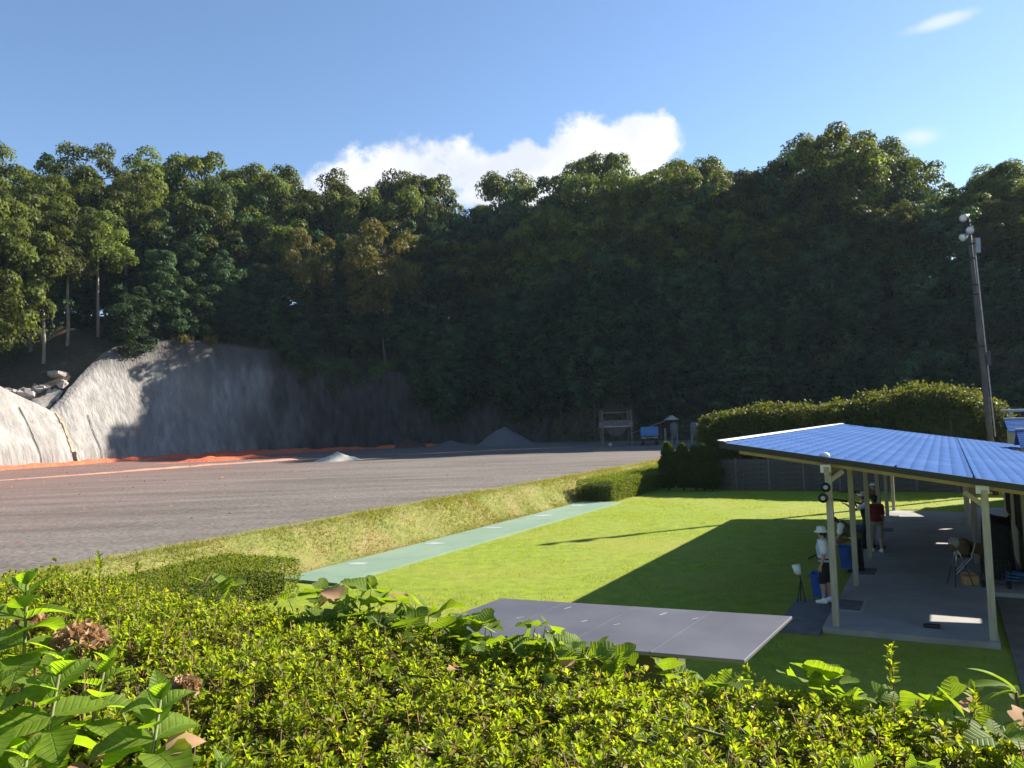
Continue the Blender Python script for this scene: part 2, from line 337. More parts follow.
def veins(name, pitch_, slant):
    # side veins: raised ribs running forward from the midrib
    nt = MATS[name].node_tree; N = nt.nodes; L = nt.links
    t = N.new('ShaderNodeTexCoord'); sx = N.new('ShaderNodeSeparateXYZ'); L.new(t.outputs['Object'], sx.inputs[0])
    ab = N.new('ShaderNodeMath'); ab.operation = 'ABSOLUTE'; L.new(sx.outputs[1], ab.inputs[0])
    a = N.new('ShaderNodeMath'); a.operation = 'MULTIPLY_ADD'; L.new(ab.outputs[0], a.inputs[0]); a.inputs[1].default_value = -slant; L.new(sx.outputs[0], a.inputs[2])
    f = N.new('ShaderNodeMath'); f.operation = 'PINGPONG'; L.new(a.outputs[0], f.inputs[0]); f.inputs[1].default_value = pitch_ / 2
    r = N.new('ShaderNodeMapRange'); r.inputs[1].default_value = 0; r.inputs[2].default_value = pitch_ / 2 * 0.45; L.new(f.outputs[0], r.inputs[0])
    mr_ = N.new('ShaderNodeMapRange'); mr_.inputs[1].default_value = 0; mr_.inputs[2].default_value = 0.0022; L.new(ab.outputs[0], mr_.inputs[0])
    mn = N.new('ShaderNodeMath'); mn.operation = 'MINIMUM'; L.new(r.outputs[0], mn.inputs[0]); L.new(mr_.outputs[0], mn.inputs[1])
    bp = N.new('ShaderNodeBump'); bp.inputs['Strength'].default_value = 0.8; bp.inputs['Distance'].default_value = 0.0015; L.new(mn.outputs[0], bp.inputs['Height'])
    ramp = [n for n in N if n.type == 'VALTORGB'][0]
    nz = N.new('ShaderNodeTexNoise'); nz.inputs['Scale'].default_value = 22; nz.inputs['Detail'].default_value = 5; L.new(t.outputs['Object'], nz.inputs['Vector'])
    nm = N.new('ShaderNodeMapRange'); nm.inputs[1].default_value = 0.3; nm.inputs[2].default_value = 0.7; nm.inputs[3].default_value = 0.72; nm.inputs[4].default_value = 1.2; L.new(nz.outputs[0], nm.inputs[0])
    mul = N.new('ShaderNodeMixRGB'); mul.blend_type = 'MULTIPLY'; mul.inputs[0].default_value = 1; L.new(ramp.outputs[0], mul.inputs[1]); L.new(nm.outputs[0], mul.inputs[2])
    mx = N.new('ShaderNodeMixRGB'); L.new(mn.outputs[0], mx.inputs[0]); mx.inputs[1].default_value = (0.19, 0.26, 0.055, 1); L.new(mul.outputs[0], mx.inputs[2])
    for n in list(N):
        if n.type == 'BSDF_PRINCIPLED': L.new(mx.outputs[0], n.inputs['Base Color']); L.new(bp.outputs[0], n.inputs['Normal'])
        if n.type == 'BSDF_TRANSLUCENT':
            L.new(bp.outputs[0], n.inputs['Normal'])
            L.new(mx.outputs[0], n.inputs[0].links[0].from_node.inputs[1])


veins('leaf_broad', 0.015, 0.75)
veins('leaf_kudzu', 0.02, 0.8)
leafmat('leaf_long', [(0.12, 0.19, 0.03), (0.16, 0.22, 0.04)], 0.5, 0.45, 0.3, tcol=(1.6, 1.6, 0.4))
leafmat('leaf_dead', [(0.42, 0.28, 0.16), (0.32, 0.19, 0.10), (0.50, 0.37, 0.24)], 0.3, 0.8, 0.1, tcol=(1.2, 1.0, 0.7))
leafmat('grass_lawn', [(0.16, 0.225, 0.009), (0.20, 0.27, 0.011), (0.235, 0.29, 0.013)], 0.5, 0.6, 0.1, tcol=(1.75, 1.6, 0.3))
leafmat('grass_bank', [(0.16, 0.185, 0.028), (0.22, 0.22, 0.042), (0.28, 0.23, 0.075), (0.18, 0.21, 0.028)], 0.45, 0.7, 0.15, tcol=(1.4, 1.35, 0.6))
leafmat('fragment', [(0.55, 0.12, 0.05), (0.40, 0.08, 0.04), (0.62, 0.30, 0.20)], 0.0, 0.8)

# ---------------------------------------------------------------- helpers


def link(o, parent=None):
    COL.objects.link(o)
    if parent is not None: o.parent = parent
    return o


def tag(o, label=None, cat=None, group=None, kind=None):
    if label: o['label'] = label
    if cat: o['category'] = cat
    if group: o['group'] = group
    if kind: o['kind'] = kind
    return o


def thing(name, label, cat, loc=(0, 0, 0), rz=0.0, group=None):
    o = bpy.data.objects.new(name, None); o.empty_display_size = 0.2
    link(o); o.location = loc; o.rotation_euler = (0, 0, rz)
    return tag(o, label, cat, group)


def npmesh(name, verts, faces, mat, smooth=False):
    """verts (n,3); faces (m,k) with equal k"""
    verts = np.asarray(verts, dtype=np.float32); faces = np.asarray(faces, dtype=np.int32)
    me = bpy.data.meshes.new(name)
    k = faces.shape[1]
    me.vertices.add(len(verts)); me.vertices.foreach_set('co', verts.ravel())
    me.loops.add(faces.size); me.loops.foreach_set('vertex_index', faces.ravel())
    me.polygons.add(len(faces))
    me.polygons.foreach_set('loop_start', np.arange(0, faces.size, k, dtype=np.int32))
    me.polygons.foreach_set('loop_total', np.full(len(faces), k, dtype=np.int32))
    if smooth: me.polygons.foreach_set('use_smooth', np.ones(len(faces), dtype=bool))
    me.update(calc_edges=True); me.validate()
    me.materials.append(MATS[mat])
    return me


class MB:
    """collects boxes, tubes and sheets into one mesh"""

    def __init__(s): s.v = []; s.f = []

    def add(s, v, f):
        o = len(s.v); s.v += [tuple(p) for p in v]; s.f += [tuple(i + o for i in q) for q in f]; return s

    def box(s, c, d, rz=0.0, ax=None):
        c = Vector(c); X, Y, Z = ax or (Vector((cos(rz), sin(rz), 0)), Vector((-sin(rz), cos(rz), 0)), Vector((0, 0, 1)))
        hx, hy, hz = d[0] / 2, d[1] / 2, d[2] / 2
        v = [c + X * (a * hx) + Y * (b_ * hy) + Z * (e * hz) for e in (-1, 1) for b_ in (-1, 1) for a in (-1, 1)]
        return s.add(v, [(0, 2, 3, 1), (4, 5, 7, 6), (0, 1, 5, 4), (2, 6, 7, 3), (0, 4, 6, 2), (1, 3, 7, 5)])

    def bar(s, a, b_, w, h=None):
        """rectangular bar from a to b"""
        a = Vector(a); b_ = Vector(b_); h = h or w
        X = (b_ - a); ln = X.length; X = X / ln
        up = Vector((0, 0, 1)) if abs(X.z) < 0.95 else Vector((0, 1, 0))
        Y = up.cross(X).normalized(); Z = X.cross(Y)
        return s.box((a + b_) / 2, (ln, w, h), ax=(X, Y, Z))

    def tube(s, pts, rad, n=8, cap=True):
        pts = [Vector(p) for p in pts]
        if not hasattr(rad, '__len__'): rad = [rad] * len(pts)
        rings = []; ref = None
        for i, p in enumerate(pts):
            d = (pts[min(i + 1, len(pts) - 1)] - pts[max(i - 1, 0)])
            if d.length < 1e-9: d = Vector((0, 0, 1))
            d.normalize()
            if ref is None: ref = Vector((1, 0, 0)) if abs(d.x) < 0.8 else Vector((0, 1, 0))
            a = d.cross(ref).normalized(); b_ = d.cross(a); ref = b_.cross(d) * -1 if False else ref
            rings.append([p + (a * cos(2 * pi * k / n) + b_ * sin(2 * pi * k / n)) * rad[i] for k in range(n)])
        v = [q for R in rings for q in R]; f = []
        for i in range(len(rings) - 1):
            for k in range(n):
                k2 = (k + 1) % n
                f.append((i * n + k, i * n + k2, (i + 1) * n + k2, (i + 1) * n + k))
        if cap:
            f.append(tuple(range(n - 1, -1, -1))); f.append(tuple((len(rings) - 1) * n + k for k in range(n)))
        return s.add(v, f)

    def capsule(s, a, b_, ra, rb, n=10):
        """closed tapered limb with round ends"""
        a = Vector(a); b_ = Vector(b_); d = b_ - a
        if d.length < 1e-6: d = Vector((0, 0, 1e-4))
        u = d.normalized(); pts = []; rad = []
        for t in (-1, -0.85, -0.5): pts.append(a + u * (ra * t)); rad.append(max(0.002, ra * sqrt(max(0, 1 - t * t))))
        pts.append(a); rad.append(ra); pts.append(b_); rad.append(rb)
        for t in (0.5, 0.85, 1): pts.append(b_ + u * (rb * t)); rad.append(max(0.002, rb * sqrt(max(0, 1 - t * t))))
        return s.tube(pts, rad, n)

    def ball(s, c, r, n=12, m=8):
        c = Vector(c); r = (r, r, r) if not hasattr(r, '__len__') else r
        v = []; f = []
        for i in range(m + 1):
            th = pi * i / m
            for k in range(n):
                ph = 2 * pi * k / n; s_ = max(sin(th), 0.01)
                v.append(c + Vector((r[0] * s_ * cos(ph), r[1] * s_ * sin(ph), r[2] * cos(th))))
        for i in range(m):
            for k in range(n):
                k2 = (k + 1) % n; f.append((i * n + k, (i + 1) * n + k, (i + 1) * n + k2, i * n + k2))
        f.append(tuple(range(n))); f.append(tuple(m * n + k for k in range(n - 1, -1, -1)))
        return s.add(v, f)

    def mesh(s, name, mat, smooth=False):
        me = bpy.data.meshes.new(name); me.from_pydata(s.v, [], s.f); me.update()
        if smooth: me.polygons.foreach_set('use_smooth', np.ones(len(me.polygons), dtype=bool))
        me.materials.append(MATS[mat]); return me

    def build(s, name, mat, parent=None, smooth=False, bevel=0.0):
        o = bpy.data.objects.new(name, s.mesh(name, mat, smooth)); link(o, parent)
        if bevel:
            m = o.modifiers.new('bevel', 'BEVEL'); m.width = bevel; m.segments = 2; m.limit_method = 'ANGLE'
        return o


def unit(a):
    return a / np.maximum(np.linalg.norm(a, axis=1, keepdims=True), 1e-9)


def leaf_arrays(P, D, Nn, ln, wd, hi=False, fold=0.25, curl=0.0):
    """leaf blades: P base points, D axis, Nn face normal; hi = rounded blade of two folded halves"""
    D = unit(D); S = unit(np.cross(D, Nn)); Nn = np.cross(S, D)
    ln = np.asarray(ln)[:, None]; wd = np.asarray(wd)[:, None]; n = len(P)
    if not hi:
        v0 = P; v1 = P + D * ln * 0.5 + S * wd * 0.5 + Nn * ln * fold * 0.5; v2 = P + D * ln; v3 = P + D * ln * 0.5 - S * wd * 0.5 + Nn * ln * fold * 0.5
        V = np.stack([v0, v1, v2, v3], 1).reshape(-1, 3)
        F = np.arange(n * 4).reshape(n, 4)
        return V, F
    f = wd * fold
    a = P + D * ln * 0.33 + S * wd * 0.36 + Nn * f; b_ = P + D * ln * 0.68 + S * wd * 0.5 + Nn * f
    a2 = P + D * ln * 0.33 - S * wd * 0.36 + Nn * f; b2 = P + D * ln * 0.68 - S * wd * 0.5 + Nn * f
    tip = P + D * ln - Nn * ln * curl
    V = np.stack([P, a, b_, tip, b2, a2], 1).reshape(-1, 3)
    base = (np.arange(n) * 6)[:, None]
    F = np.concatenate([base + np.array([[0, 1, 2, 3]]), base + np.array([[0, 3, 4, 5]])], 0)
    return V, F


def leaf_object(name, mat, parts, parent=None):
    Vs = []; Fs = []; o = 0
    for V, F in parts: Vs.append(V); Fs.append(F + o); o += len(V)
    me = npmesh(name, np.concatenate(Vs), np.concatenate(Fs), mat)
    ob = bpy.data.objects.new(name, me); link(ob, parent); return ob


def rdir(n, g=None):
    g = g or rng
    return unit(g.normal(size=(n, 3)))


def copy_tree(o, parent=None):
    c = o.copy(); COL.objects.link(c)
    if parent is not None: c.parent = parent
    for ch in o.children: copy_tree(ch, c)
    return c


# smooth value noise for terrain and relief
_tab = np.random.default_rng(3).random((256, 256))


def vnoise(x, y):
    x = np.asarray(x, dtype=float); y = np.asarray(y, dtype=float)
    xi = np.floor(x).astype(int); yi = np.floor(y).astype(int); fx = x - xi; fy = y - yi
    fx = fx * fx * (3 - 2 * fx); fy = fy * fy * (3 - 2 * fy)
    g = lambda a, b_: _tab[a & 255, b_ & 255]
    return (g(xi, yi) * (1 - fx) + g(xi + 1, yi) * fx) * (1 - fy) + (g(xi, yi + 1) * (1 - fx) + g(xi + 1, yi + 1) * fx) * fy


def fbm(x, y, o=4):
    r_ = 0; a = 0.5; s = 1.0
    for i in range(o): r_ = r_ + a * (vnoise(x * s + 17 * i, y * s + 31 * i) - 0.5); a *= 0.5; s *= 2.03
    return r_


# ---------------------------------------------------------------- terrain
FZ = 1.22                                   # level of the gravel field
# foot of the hillside (x, y), height of the cut face there
FOOT = np.array([(-75, 20, 8), (-66, 60, 13), (-62.5, 80, 15.2), (-60.2, 90.4, 13.9), (-58.8, 96.5, 9.8), (-57.6, 101.5, 7.2), (-55.8, 107, 12.0), (-53.2, 113.8, 18.2), (-46.5, 121.5, 18.8), (-36, 128.5, 17.2),
                 (-22, 134, 15.4), (-10, 136, 14), (0, 135, 13), (9, 129, 12), (17, 120, 12), (26, 114, 12), (38, 107, 12), (50, 97, 11), (62, 81, 10), (72, 60, 9), (82, 35, 8), (92, 0, 8)], dtype=float)


def foot_dist(x, y):
    """signed distance beyond the foot line (positive uphill) and cut height there"""
    x = np.atleast_1d(np.asarray(x, dtype=float)); y = np.atleast_1d(np.asarray(y, dtype=float))
    best = np.full(x.shape, 1e9); sg = np.zeros(x.shape); hh = np.zeros(x.shape)
    for (ax, ay, ah), (bx, by, bh) in zip(FOOT[:-1], FOOT[1:]):
        dx, dy = bx - ax, by - ay; L2 = dx * dx + dy * dy
        t = np.clip(((x - ax) * dx + (y - ay) * dy) / L2, 0, 1)
        px, py = ax + t * dx, ay + t * dy
        d = np.hypot(x - px, y - py)
        side = -( (y - py) * dx - (x - px) * dy)      # left of travel = uphill
        m = d < best
        best = np.where(m, d, best); sg = np.where(m, np.where(side < 0, 1.0, -1.0), sg); hh = np.where(m, ah + t * (bh - ah), hh)
    return best * sg, hh


def smooth(a, b_, x):
    t = np.clip((x - a) / (b_ - a), 0, 1); return t * t * (3 - 2 * t)


def ground_z(x, y):
    x = np.atleast_1d(np.asarray(x, dtype=float)); y = np.atleast_1d(np.asarray(y, dtype=float))
    u = (x - P1.x) * VU.x + (y - P1.y) * VU.y; v = (x - P1.x) * VV.x + (y - P1.y) * VV.y
    bank = FZ * smooth(-15.75, -17.5, u)
    bank = np.maximum(bank, FZ * smooth(38, 44, v))
    bank = bank + 0.10 * fbm(x * 0.8, y * 0.8) * (smooth(-15.7, -16.4, u) * (1 - smooth(-17.2, -18.0, u)))
    # bank on which the camera stands
    n = 0.567 * x + 0.825 * y
    emb = 2.9 * (1 - smooth(2.5, 7.0, n))
    z = np.maximum(bank, emb)
    d, h = foot_dist(x, y)
    lean = (0.34 + 0.26 * smooth(118, 100, y) * (x < -50)) * h
    zc = FZ + (h - 0.4) * np.clip((d - 0.9) / np.maximum(lean, 0.5), 0, 1)
    left = smooth(-40, -56, x)
    rise = (0.34 * left + 0.95 * (1 - left)) * np.clip(d - lean - 1.2, 0, 14) + 0.22 * np.clip(d - 19, 0, 40)
    zc = zc + rise * 0.8 + np.where(d > 1, fbm(x * 0.25, y * 0.25) * 2.0 * smooth(2, 9, d), 0)
    z = np.where(d > 0.9, np.maximum(zc, FZ), z)
    z = np.where(d > 60, z - (d - 60) * 0.05, z)
    return z


gx = np.concatenate([np.linspace(-1500, -140, 14), np.arange(-130, 130, 1.25), np.linspace(140, 1500, 14)])
gy = np.concatenate([np.linspace(-600, -20, 8), np.arange(-12, 14, 0.6), np.arange(14.5, 185, 1.25), np.linspace(195, 2500, 16)])
GX, GY = np.meshgrid(gx, gy)
GZ = ground_z(GX.ravel(), GY.ravel())
nx, ny = len(gx), len(gy)
idx = np.arange(nx * ny).reshape(ny, nx)
F = np.stack([idx[:-1, :-1], idx[:-1, 1:], idx[1:, 1:], idx[1:, :-1]], -1).reshape(-1, 4)
V = np.stack([GX.ravel(), GY.ravel(), GZ], 1)
GU = (V[:, 0] - P1.x) * VU.x + (V[:, 1] - P1.y) * VU.y
V[:, 2] -= np.where((GU > -20) & (GU < -13.5), 0.45, 0.0)
# steep ground drops below the laid surfaces near the range so that those never share a plane
o = link(bpy.data.objects.new('terrain', npmesh('terrain', V - np.array([0, 0, 0.03]), F, 'soil', True)))
tag(o, kind='structure')


def sheet(name, uu, vv, zf, mat, kind='structure', smooth_=True):
    """a laid surface over a grid of shelter coordinates"""
    UU, VVg = np.meshgrid(uu, vv)
    x = P1.x + VU.x * UU + VV.x * VVg; y = P1.y + VU.y * UU + VV.y * VVg
    z = zf(UU, VVg, x, y)
    i = np.arange(UU.size).reshape(UU.shape)
    F_ = np.stack([i[:-1, :-1], i[:-1, 1:], i[1:, 1:], i[1:, :-1]], -1).reshape(-1, 4)
    o = link(bpy.data.objects.new(name, npmesh(name, np.stack([x.ravel(), y.ravel(), z.ravel()], 1), F_, mat, smooth_)))
    return tag(o, kind=kind)


gz = lambda UU, VVg, x, y: ground_z(x.ravel(), y.ravel()).reshape(x.shape)
sheet('lawn', np.arange(-15.8, 14.1, 0.6), np.arange(-16, 40.1, 0.6), lambda a, b_, x, y: gz(a, b_, x, y) + 0.006 + 0.02 * fbm(x * 0.3, y * 0.3), 'lawn')
sheet('grass_bank', np.arange(-18.2, -15.5, 0.2), np.arange(-30, 52.1, 0.4), lambda a, b_, x, y: gz(a, b_, x, y) + 0.03 + 0.05 * fbm(x * 1.2, y * 1.2), 'bank')


def field_z(a, b_, x, y):
    d, h = foot_dist(x.ravel(), y.ravel())
    return (FZ + 0.014 + 0.05 * fbm(x * 0.12, y * 0.12)).reshape(x.shape)


fx = np.arange(-110, -17.4, 1.5)
sheet('gravel_field', np.append(fx, -17.45), np.arange(-40, 150, 1.5), field_z, 'field')
sheet('gravel_yard', np.arange(-17.44, 22, 1.5), np.arange(45, 110, 1.5), lambda a, b_, x, y: field_z(a, b_, x, y) + 0.003, 'field')

# green painted roof of the trap pit, with the pale scuffed patches at each trap
strip = MB()
c = W(-14.5, 11.05, 0.02); strip.box((c.x, c.y, 0.03), (2.2, 22.3, 0.10), -AZ)
so = strip.build('path', 'strip'); tag(so, kind='structure')
for i, v in enumerate((2.6, 7.0, 11.4, 15.8, 20.2)):
    m = MB(); k = 7
    cc = W(-15.0 + 0.15 * (i % 2), v, 0.084)
    ring = [Vector((cc.x + 0.55 * cos(2 * pi * j / k + i) * random.uniform(0.5, 1.1), cc.y + 0.3 * sin(2 * pi * j / k + i) * random.uniform(0.5, 1.1), 0.086)) for j in range(k)]
    m.add(ring, [tuple(range(k))]); m.build('scuffed_patch', 'padframe', so)

# ---------------------------------------------------------------- retaining wall
def foot_curve(step=0.6):
    pts = FOOT[:, :2]; seg = np.hypot(*np.diff(pts, axis=0).T); s = np.concatenate([[0], np.cumsum(seg)])
    t = np.arange(0, s[-1], step)
    k = 4.0
    xs = np.interp(t, s, pts[:, 0]); ys = np.interp(t, s, pts[:, 1]); hs = np.interp(t, s, FOOT[:, 2])
    w = int(2.5 / step); ker = np.ones(2 * w + 1) / (2 * w + 1)
    pad = lambda a: np.convolve(np.pad(a, w, mode='edge'), ker, 'valid')
    return t, pad(xs), pad(ys), hs


tS, xS, yS, hS = foot_curve()
nxS = -np.gradient(yS); nyS = np.gradient(xS); nl = np.hypot(nxS, nyS); nxS /= nl; nyS /= nl      # uphill normal
sel = np.where((yS > 60) & (xS < 6) & (tS < 400))[0]
sel = sel[(xS[sel] < 6)]
rows = 34
WV = []
for j in range(rows + 1):
    q = j / rows
    for i in sel:
        h = hS[i] + 0.5 * fbm(tS[i] * 0.35, 3.1)
        # rounded slope on the sunlit side, nearly upright face beyond the corner
        soft = smooth(118, 100, yS[i]) * (xS[i] < -50)
        lean = (0.30 + 0.22 * soft) * h
        prof = q ** (1.0 + 0.55 * soft)
        bul = 0.55 * fbm(tS[i] * 0.16, q * 2.2 + 9, 4) + 0.22 * fbm(tS[i] * 0.9, q * 1.5 + 2, 3)
        off = 0.1 + lean * prof - bul * 2.2 * min(1, q * 4 + .2)
        z = FZ - 0.1 + (h + 0.1) * q
        if q > 0.985: off += 0.8
        WV.append((xS[i] + nxS[i] * off, yS[i] + nyS[i] * off, z))
ns = len(sel); ii = np.arange((rows + 1) * ns).reshape(rows + 1, ns)
WF = np.stack([ii[:-1, :-1], ii[:-1, 1:], ii[1:, 1:], ii[1:, :-1]], -1).reshape(-1, 4)
wall = thing('retaining_wall', 'tall grey sprayed-concrete wall along the foot of the wooded cliff', 'wall', (-55, 110, FZ))
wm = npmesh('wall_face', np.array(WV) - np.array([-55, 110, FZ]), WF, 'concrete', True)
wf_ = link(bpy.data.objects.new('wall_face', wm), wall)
WARR = np.array(WV).reshape(rows + 1, ns, 3)
# brown-stained drain down from the notch, and construction joints
j0 = int(np.argmin(np.abs(yS[sel] - 101.8)))
for nm, mat, di, wd, q0, q1 in (('drain_channel', 'wetstain', 0, 0.55, 0, rows), ('seam', 'darkgravel', -9, 0.05, 2, rows - 8), ('seam', 'darkgravel', 7, 0.05, 1, rows - 14)):
    m = MB()
    for q in range(q0, q1, 2):
        a = Vector(WARR[q, j0 + di]) ; b_ = Vector(WARR[min(q + 2, rows), j0 + di])
        a += Vector((0.10, -0.06, 0)); b_ += Vector((0.10, -0.06, 0))
        m.bar(a - Vector((-55, 110, FZ)), b_ - Vector((-55, 110, FZ)), wd * (0.45 + 0.8 * random.random()), 0.09)
    m.build(nm, mat, wall)

# bare pale rock ledge behind the lip of the slope
jj = [i for i in range(len(tS)) if 70 < yS[i] < 105 and xS[i] < -53]
LV = []; LD = np.linspace(0.0, 6.5, 12)
for i in jj:
    for d_ in LD:
        dd_ = 0.58 * hS[i] + 0.4 + d_
        x_ = xS[i] + nxS[i] * dd_; y_ = yS[i] + nyS[i] * dd_
        LV.append((x_, y_, float(ground_z(x_, y_)[0]) + 0.12 + 0.7 * float(fbm(x_ * 0.45, y_ * 0.45, 4)) * (0.2 + min(1, d_)) - (0.9 if d_ > 5.9 else 0)))
ii = np.arange(len(LV)).reshape(len(jj), len(LD)); LF = np.stack([ii[:-1, :-1], ii[:-1, 1:], ii[1:, 1:], ii[1:, :-1]], -1).reshape(-1, 4)
lo_ = link(bpy.data.objects.new('rock_ledge', npmesh('rock_ledge', np.array(LV), LF, 'rubble', True))); tag(lo_, kind='structure')
# broken rock above the notch
for i in range(16):
    a = random.uniform(0, 1)
    x = -70 + 13 * a + random.uniform(-2, 2); y = 97 + 12 * random.random() + 3 * a
    d, h = foot_dist(x, y)
    if d[0] < 3.2: continue
    z = float(ground_z(x, y)[0])
    m = MB(); s = random.uniform(0.5, 1.5)
    m.ball((0, 0, 0), (s, s * random.uniform(.6, 1.2), s * random.uniform(.45, .8)), 9, 6)
    m.v = [Vector(p) * (0.8 + 0.45 * random.random()) for p in m.v]
    o = m.build('boulder', 'rubble'); o.location = (x, y, z + s * 0.15); o.rotation_euler = (random.uniform(-.4, .4), random.uniform(-.4, .4), random.uniform(0, 6))
    tag(o, 'pale boulder on the ledge above the notch in the concrete slope', 'boulder', 'boulders above the notch')

# ---------------------------------------------------------------- clay debris and heaps
def ridge(name, path, width, height, mat, label, cat, seed=0, kind='stuff', rag=0.5):
    """low ragged bank of debris along a path of points"""
    pts = np.array(path, dtype=float); seg = np.hypot(*np.diff(pts[:, :2], axis=0).T); s = np.concatenate([[0], np.cumsum(seg)])
    t = np.arange(0, s[-1], 0.5)
    x = np.interp(t, s, pts[:, 0]); y = np.interp(t, s, pts[:, 1])
    wv = np.interp(t, s, np.linspace(0, 1, len(width)) * s[-1], width) if hasattr(width, '__len__') else np.full(t.shape, width)
    hv_ = np.interp(t, np.linspace(0, 1, len(height)) * s[-1], height) if hasattr(height, '__len__') else np.full(t.shape, height)
    hv_ = hv_ * np.clip(np.minimum(t, t[-1] - t) / 4.0, 0, 1) ** 0.7; wv = wv * (0.25 + 0.75 * np.clip(np.minimum(t, t[-1] - t) / 4.0, 0, 1) ** 0.7)
    dx = np.gradient(x); dy = np.gradient(y); l = np.hypot(dx, dy); px, py = -dy / l, dx / l
    K = 15; V_ = []
    for k in range(K):
        a = (k / (K - 1)) * 2 - 1
        w_ = wv * (1 + rag * 2 * fbm(t * 0.35 + seed, a * 0.5 + seed, 3)) * 0.5
        X = x + px * a * w_; Y = y + py * a * w_
        bump = np.maximum(0, 1 - a * a) ** 0.8
        Z = FZ - 0.05 + (hv_ * bump * np.maximum(0.1, 1 + 2.6 * fbm(X * 0.42 + seed, Y * 0.42, 4)) + 0.07 * bump)
        if abs(a) > 0.99: Z = np.full(t.shape, FZ - 0.06)
        V_.append(np.stack([X, Y, Z], 1))
    V_ = np.concatenate(V_); i = np.arange(K * len(t)).reshape(K, len(t))
    F_ = np.stack([i[:-1, :-1], i[:-1, 1:], i[1:, 1:], i[1:, :-1]], -1).reshape(-1, 4)
    o = link(bpy.data.objects.new(name, npmesh(name, V_, F_, mat, True)))
    return tag(o, label, cat, kind=kind)


inner = lambda d, i0, i1, st=6: [(xS[i] - nxS[i] * d, yS[i] - nyS[i] * d) for i in range(i0, i1, st)]
iA = int(np.argmin(np.abs(yS - 62) + (xS > -55) * 99)); iB = int(np.argmin(np.hypot(xS + 52, yS - 115))); iC = int(np.argmin(np.hypot(xS + 4, yS - 135)))
ridge('clay_debris', inner(0.9, iA, iB), 2.2, 0.45, 'clay', 'bright orange band of broken clay targets along the foot of the sunlit wall', 'debris', 1)
ridge('clay_debris', inner(4.0, iB - 12, iC), 9.0, [0.3, 0.55, 0.5, 0.4, 0.35, 0.35, 0.25], 'clay', 'heaped bank of red broken clay targets below the shaded wall', 'debris', 5)
ridge('clay_debris', [(-47, 61), (-40, 70), (-33, 82), (-25, 90)], 1.3, [0.05, 0.08, 0.12, 0.3], 'claypale', 'thin pale orange line of broken targets raked across the gravel field', 'debris', 9, rag=0.9)
ridge('clay_debris', [(-43, 92), (-36, 97), (-28, 100)], 3.2, [0.15, 0.45, 0.2], 'clay', 'small bright orange heap in front of the red debris bank', 'debris', 12, rag=0.9)
ridge('clay_debris', [(-14, 92), (-4, 98), (8, 99)], 1.0, 0.06, 'claypale', 'faint pale streak of fragments on the field below the far cliff', 'debris', 15, rag=0.9)
# loose fragments lying about
n = 2600
fxp = rng.uniform(-62, 2, n); fyp = rng.uniform(24, 118, n)
d, h = foot_dist(fxp, fyp); uu = (fxp - P1.x) * VU.x + (fyp - P1.y) * VU.y
ok = (d < -1) & (uu < -18) & (rng.random(n) < 0.15 + 0.85 * smooth(-5, -45, fxp))
fp = np.stack([fxp[ok], fyp[ok], np.full(ok.sum(), FZ + 0.035)], 1)
o = leaf_object('clay_fragments', 'fragment', [leaf_arrays(fp, rdir(len(fp)) * np.array([1, 1, 0.2]), np.tile([0, 0, 1.0], (len(fp), 1)) + rng.normal(0, .3, (len(fp), 3)), rng.uniform(0.06, 0.2, len(fp)), rng.uniform(0.05, 0.14, len(fp)), fold=0.1)])
tag(o, 'scattered orange chips of broken clay targets on the gravel', 'debris', kind='stuff')


def heap(name, x, y, rx, ry, h, mat, label, cat, seed):
    m = MB(); K, R = 40, 14; v = []
    for j in range(R + 1):
        q = j / R
        for k in range(K):
            a = 2 * pi * k / K
            rr = q * (1 + 0.35 * float(fbm(cos(a) * 1.4 + seed, sin(a) * 1.4 + seed)))
            zz = h * (1 - q) ** 1.05 * (1 + 0.7 * float(fbm(rr * cos(a) * 3.2 + seed, rr * sin(a) * 3.2, 5)))
            v.append((rx * rr * cos(a), ry * rr * sin(a), zz - 0.05))
    f = [(j * K + k, (j + 1) * K + k, (j + 1) * K + (k + 1) % K, j * K + (k + 1) % K) for j in range(R) for k in range(K)]
    m.add(v, f); o = m.build(name, mat, smooth=True); o.location = (x, y, FZ)
    return tag(o, label, cat)


heap('sand_heap', -18.9, 82.5, 2.9, 2.2, 0.9, 'sand', 'low pale heap of sand on the gravel field', 'heap', 2)
heap('gravel_heap', -1.3, 121, 4.6, 3.6, 3.2, 'darkgravel', 'steep dark grey gravel heap at the foot of the wooded cliff', 'heap', 4)
heap('soil_heap', -17.5, 128, 3.4, 2.5, 1.5, 'darksoil', 'dark reddish soil mound against the shaded rock face', 'heap', 6)
heap('soil_heap', -10.5, 128, 4.0, 2.0, 0.9, 'darkgravel', 'low flat dark mound between the reddish mound and the gravel heap', 'heap', 8)

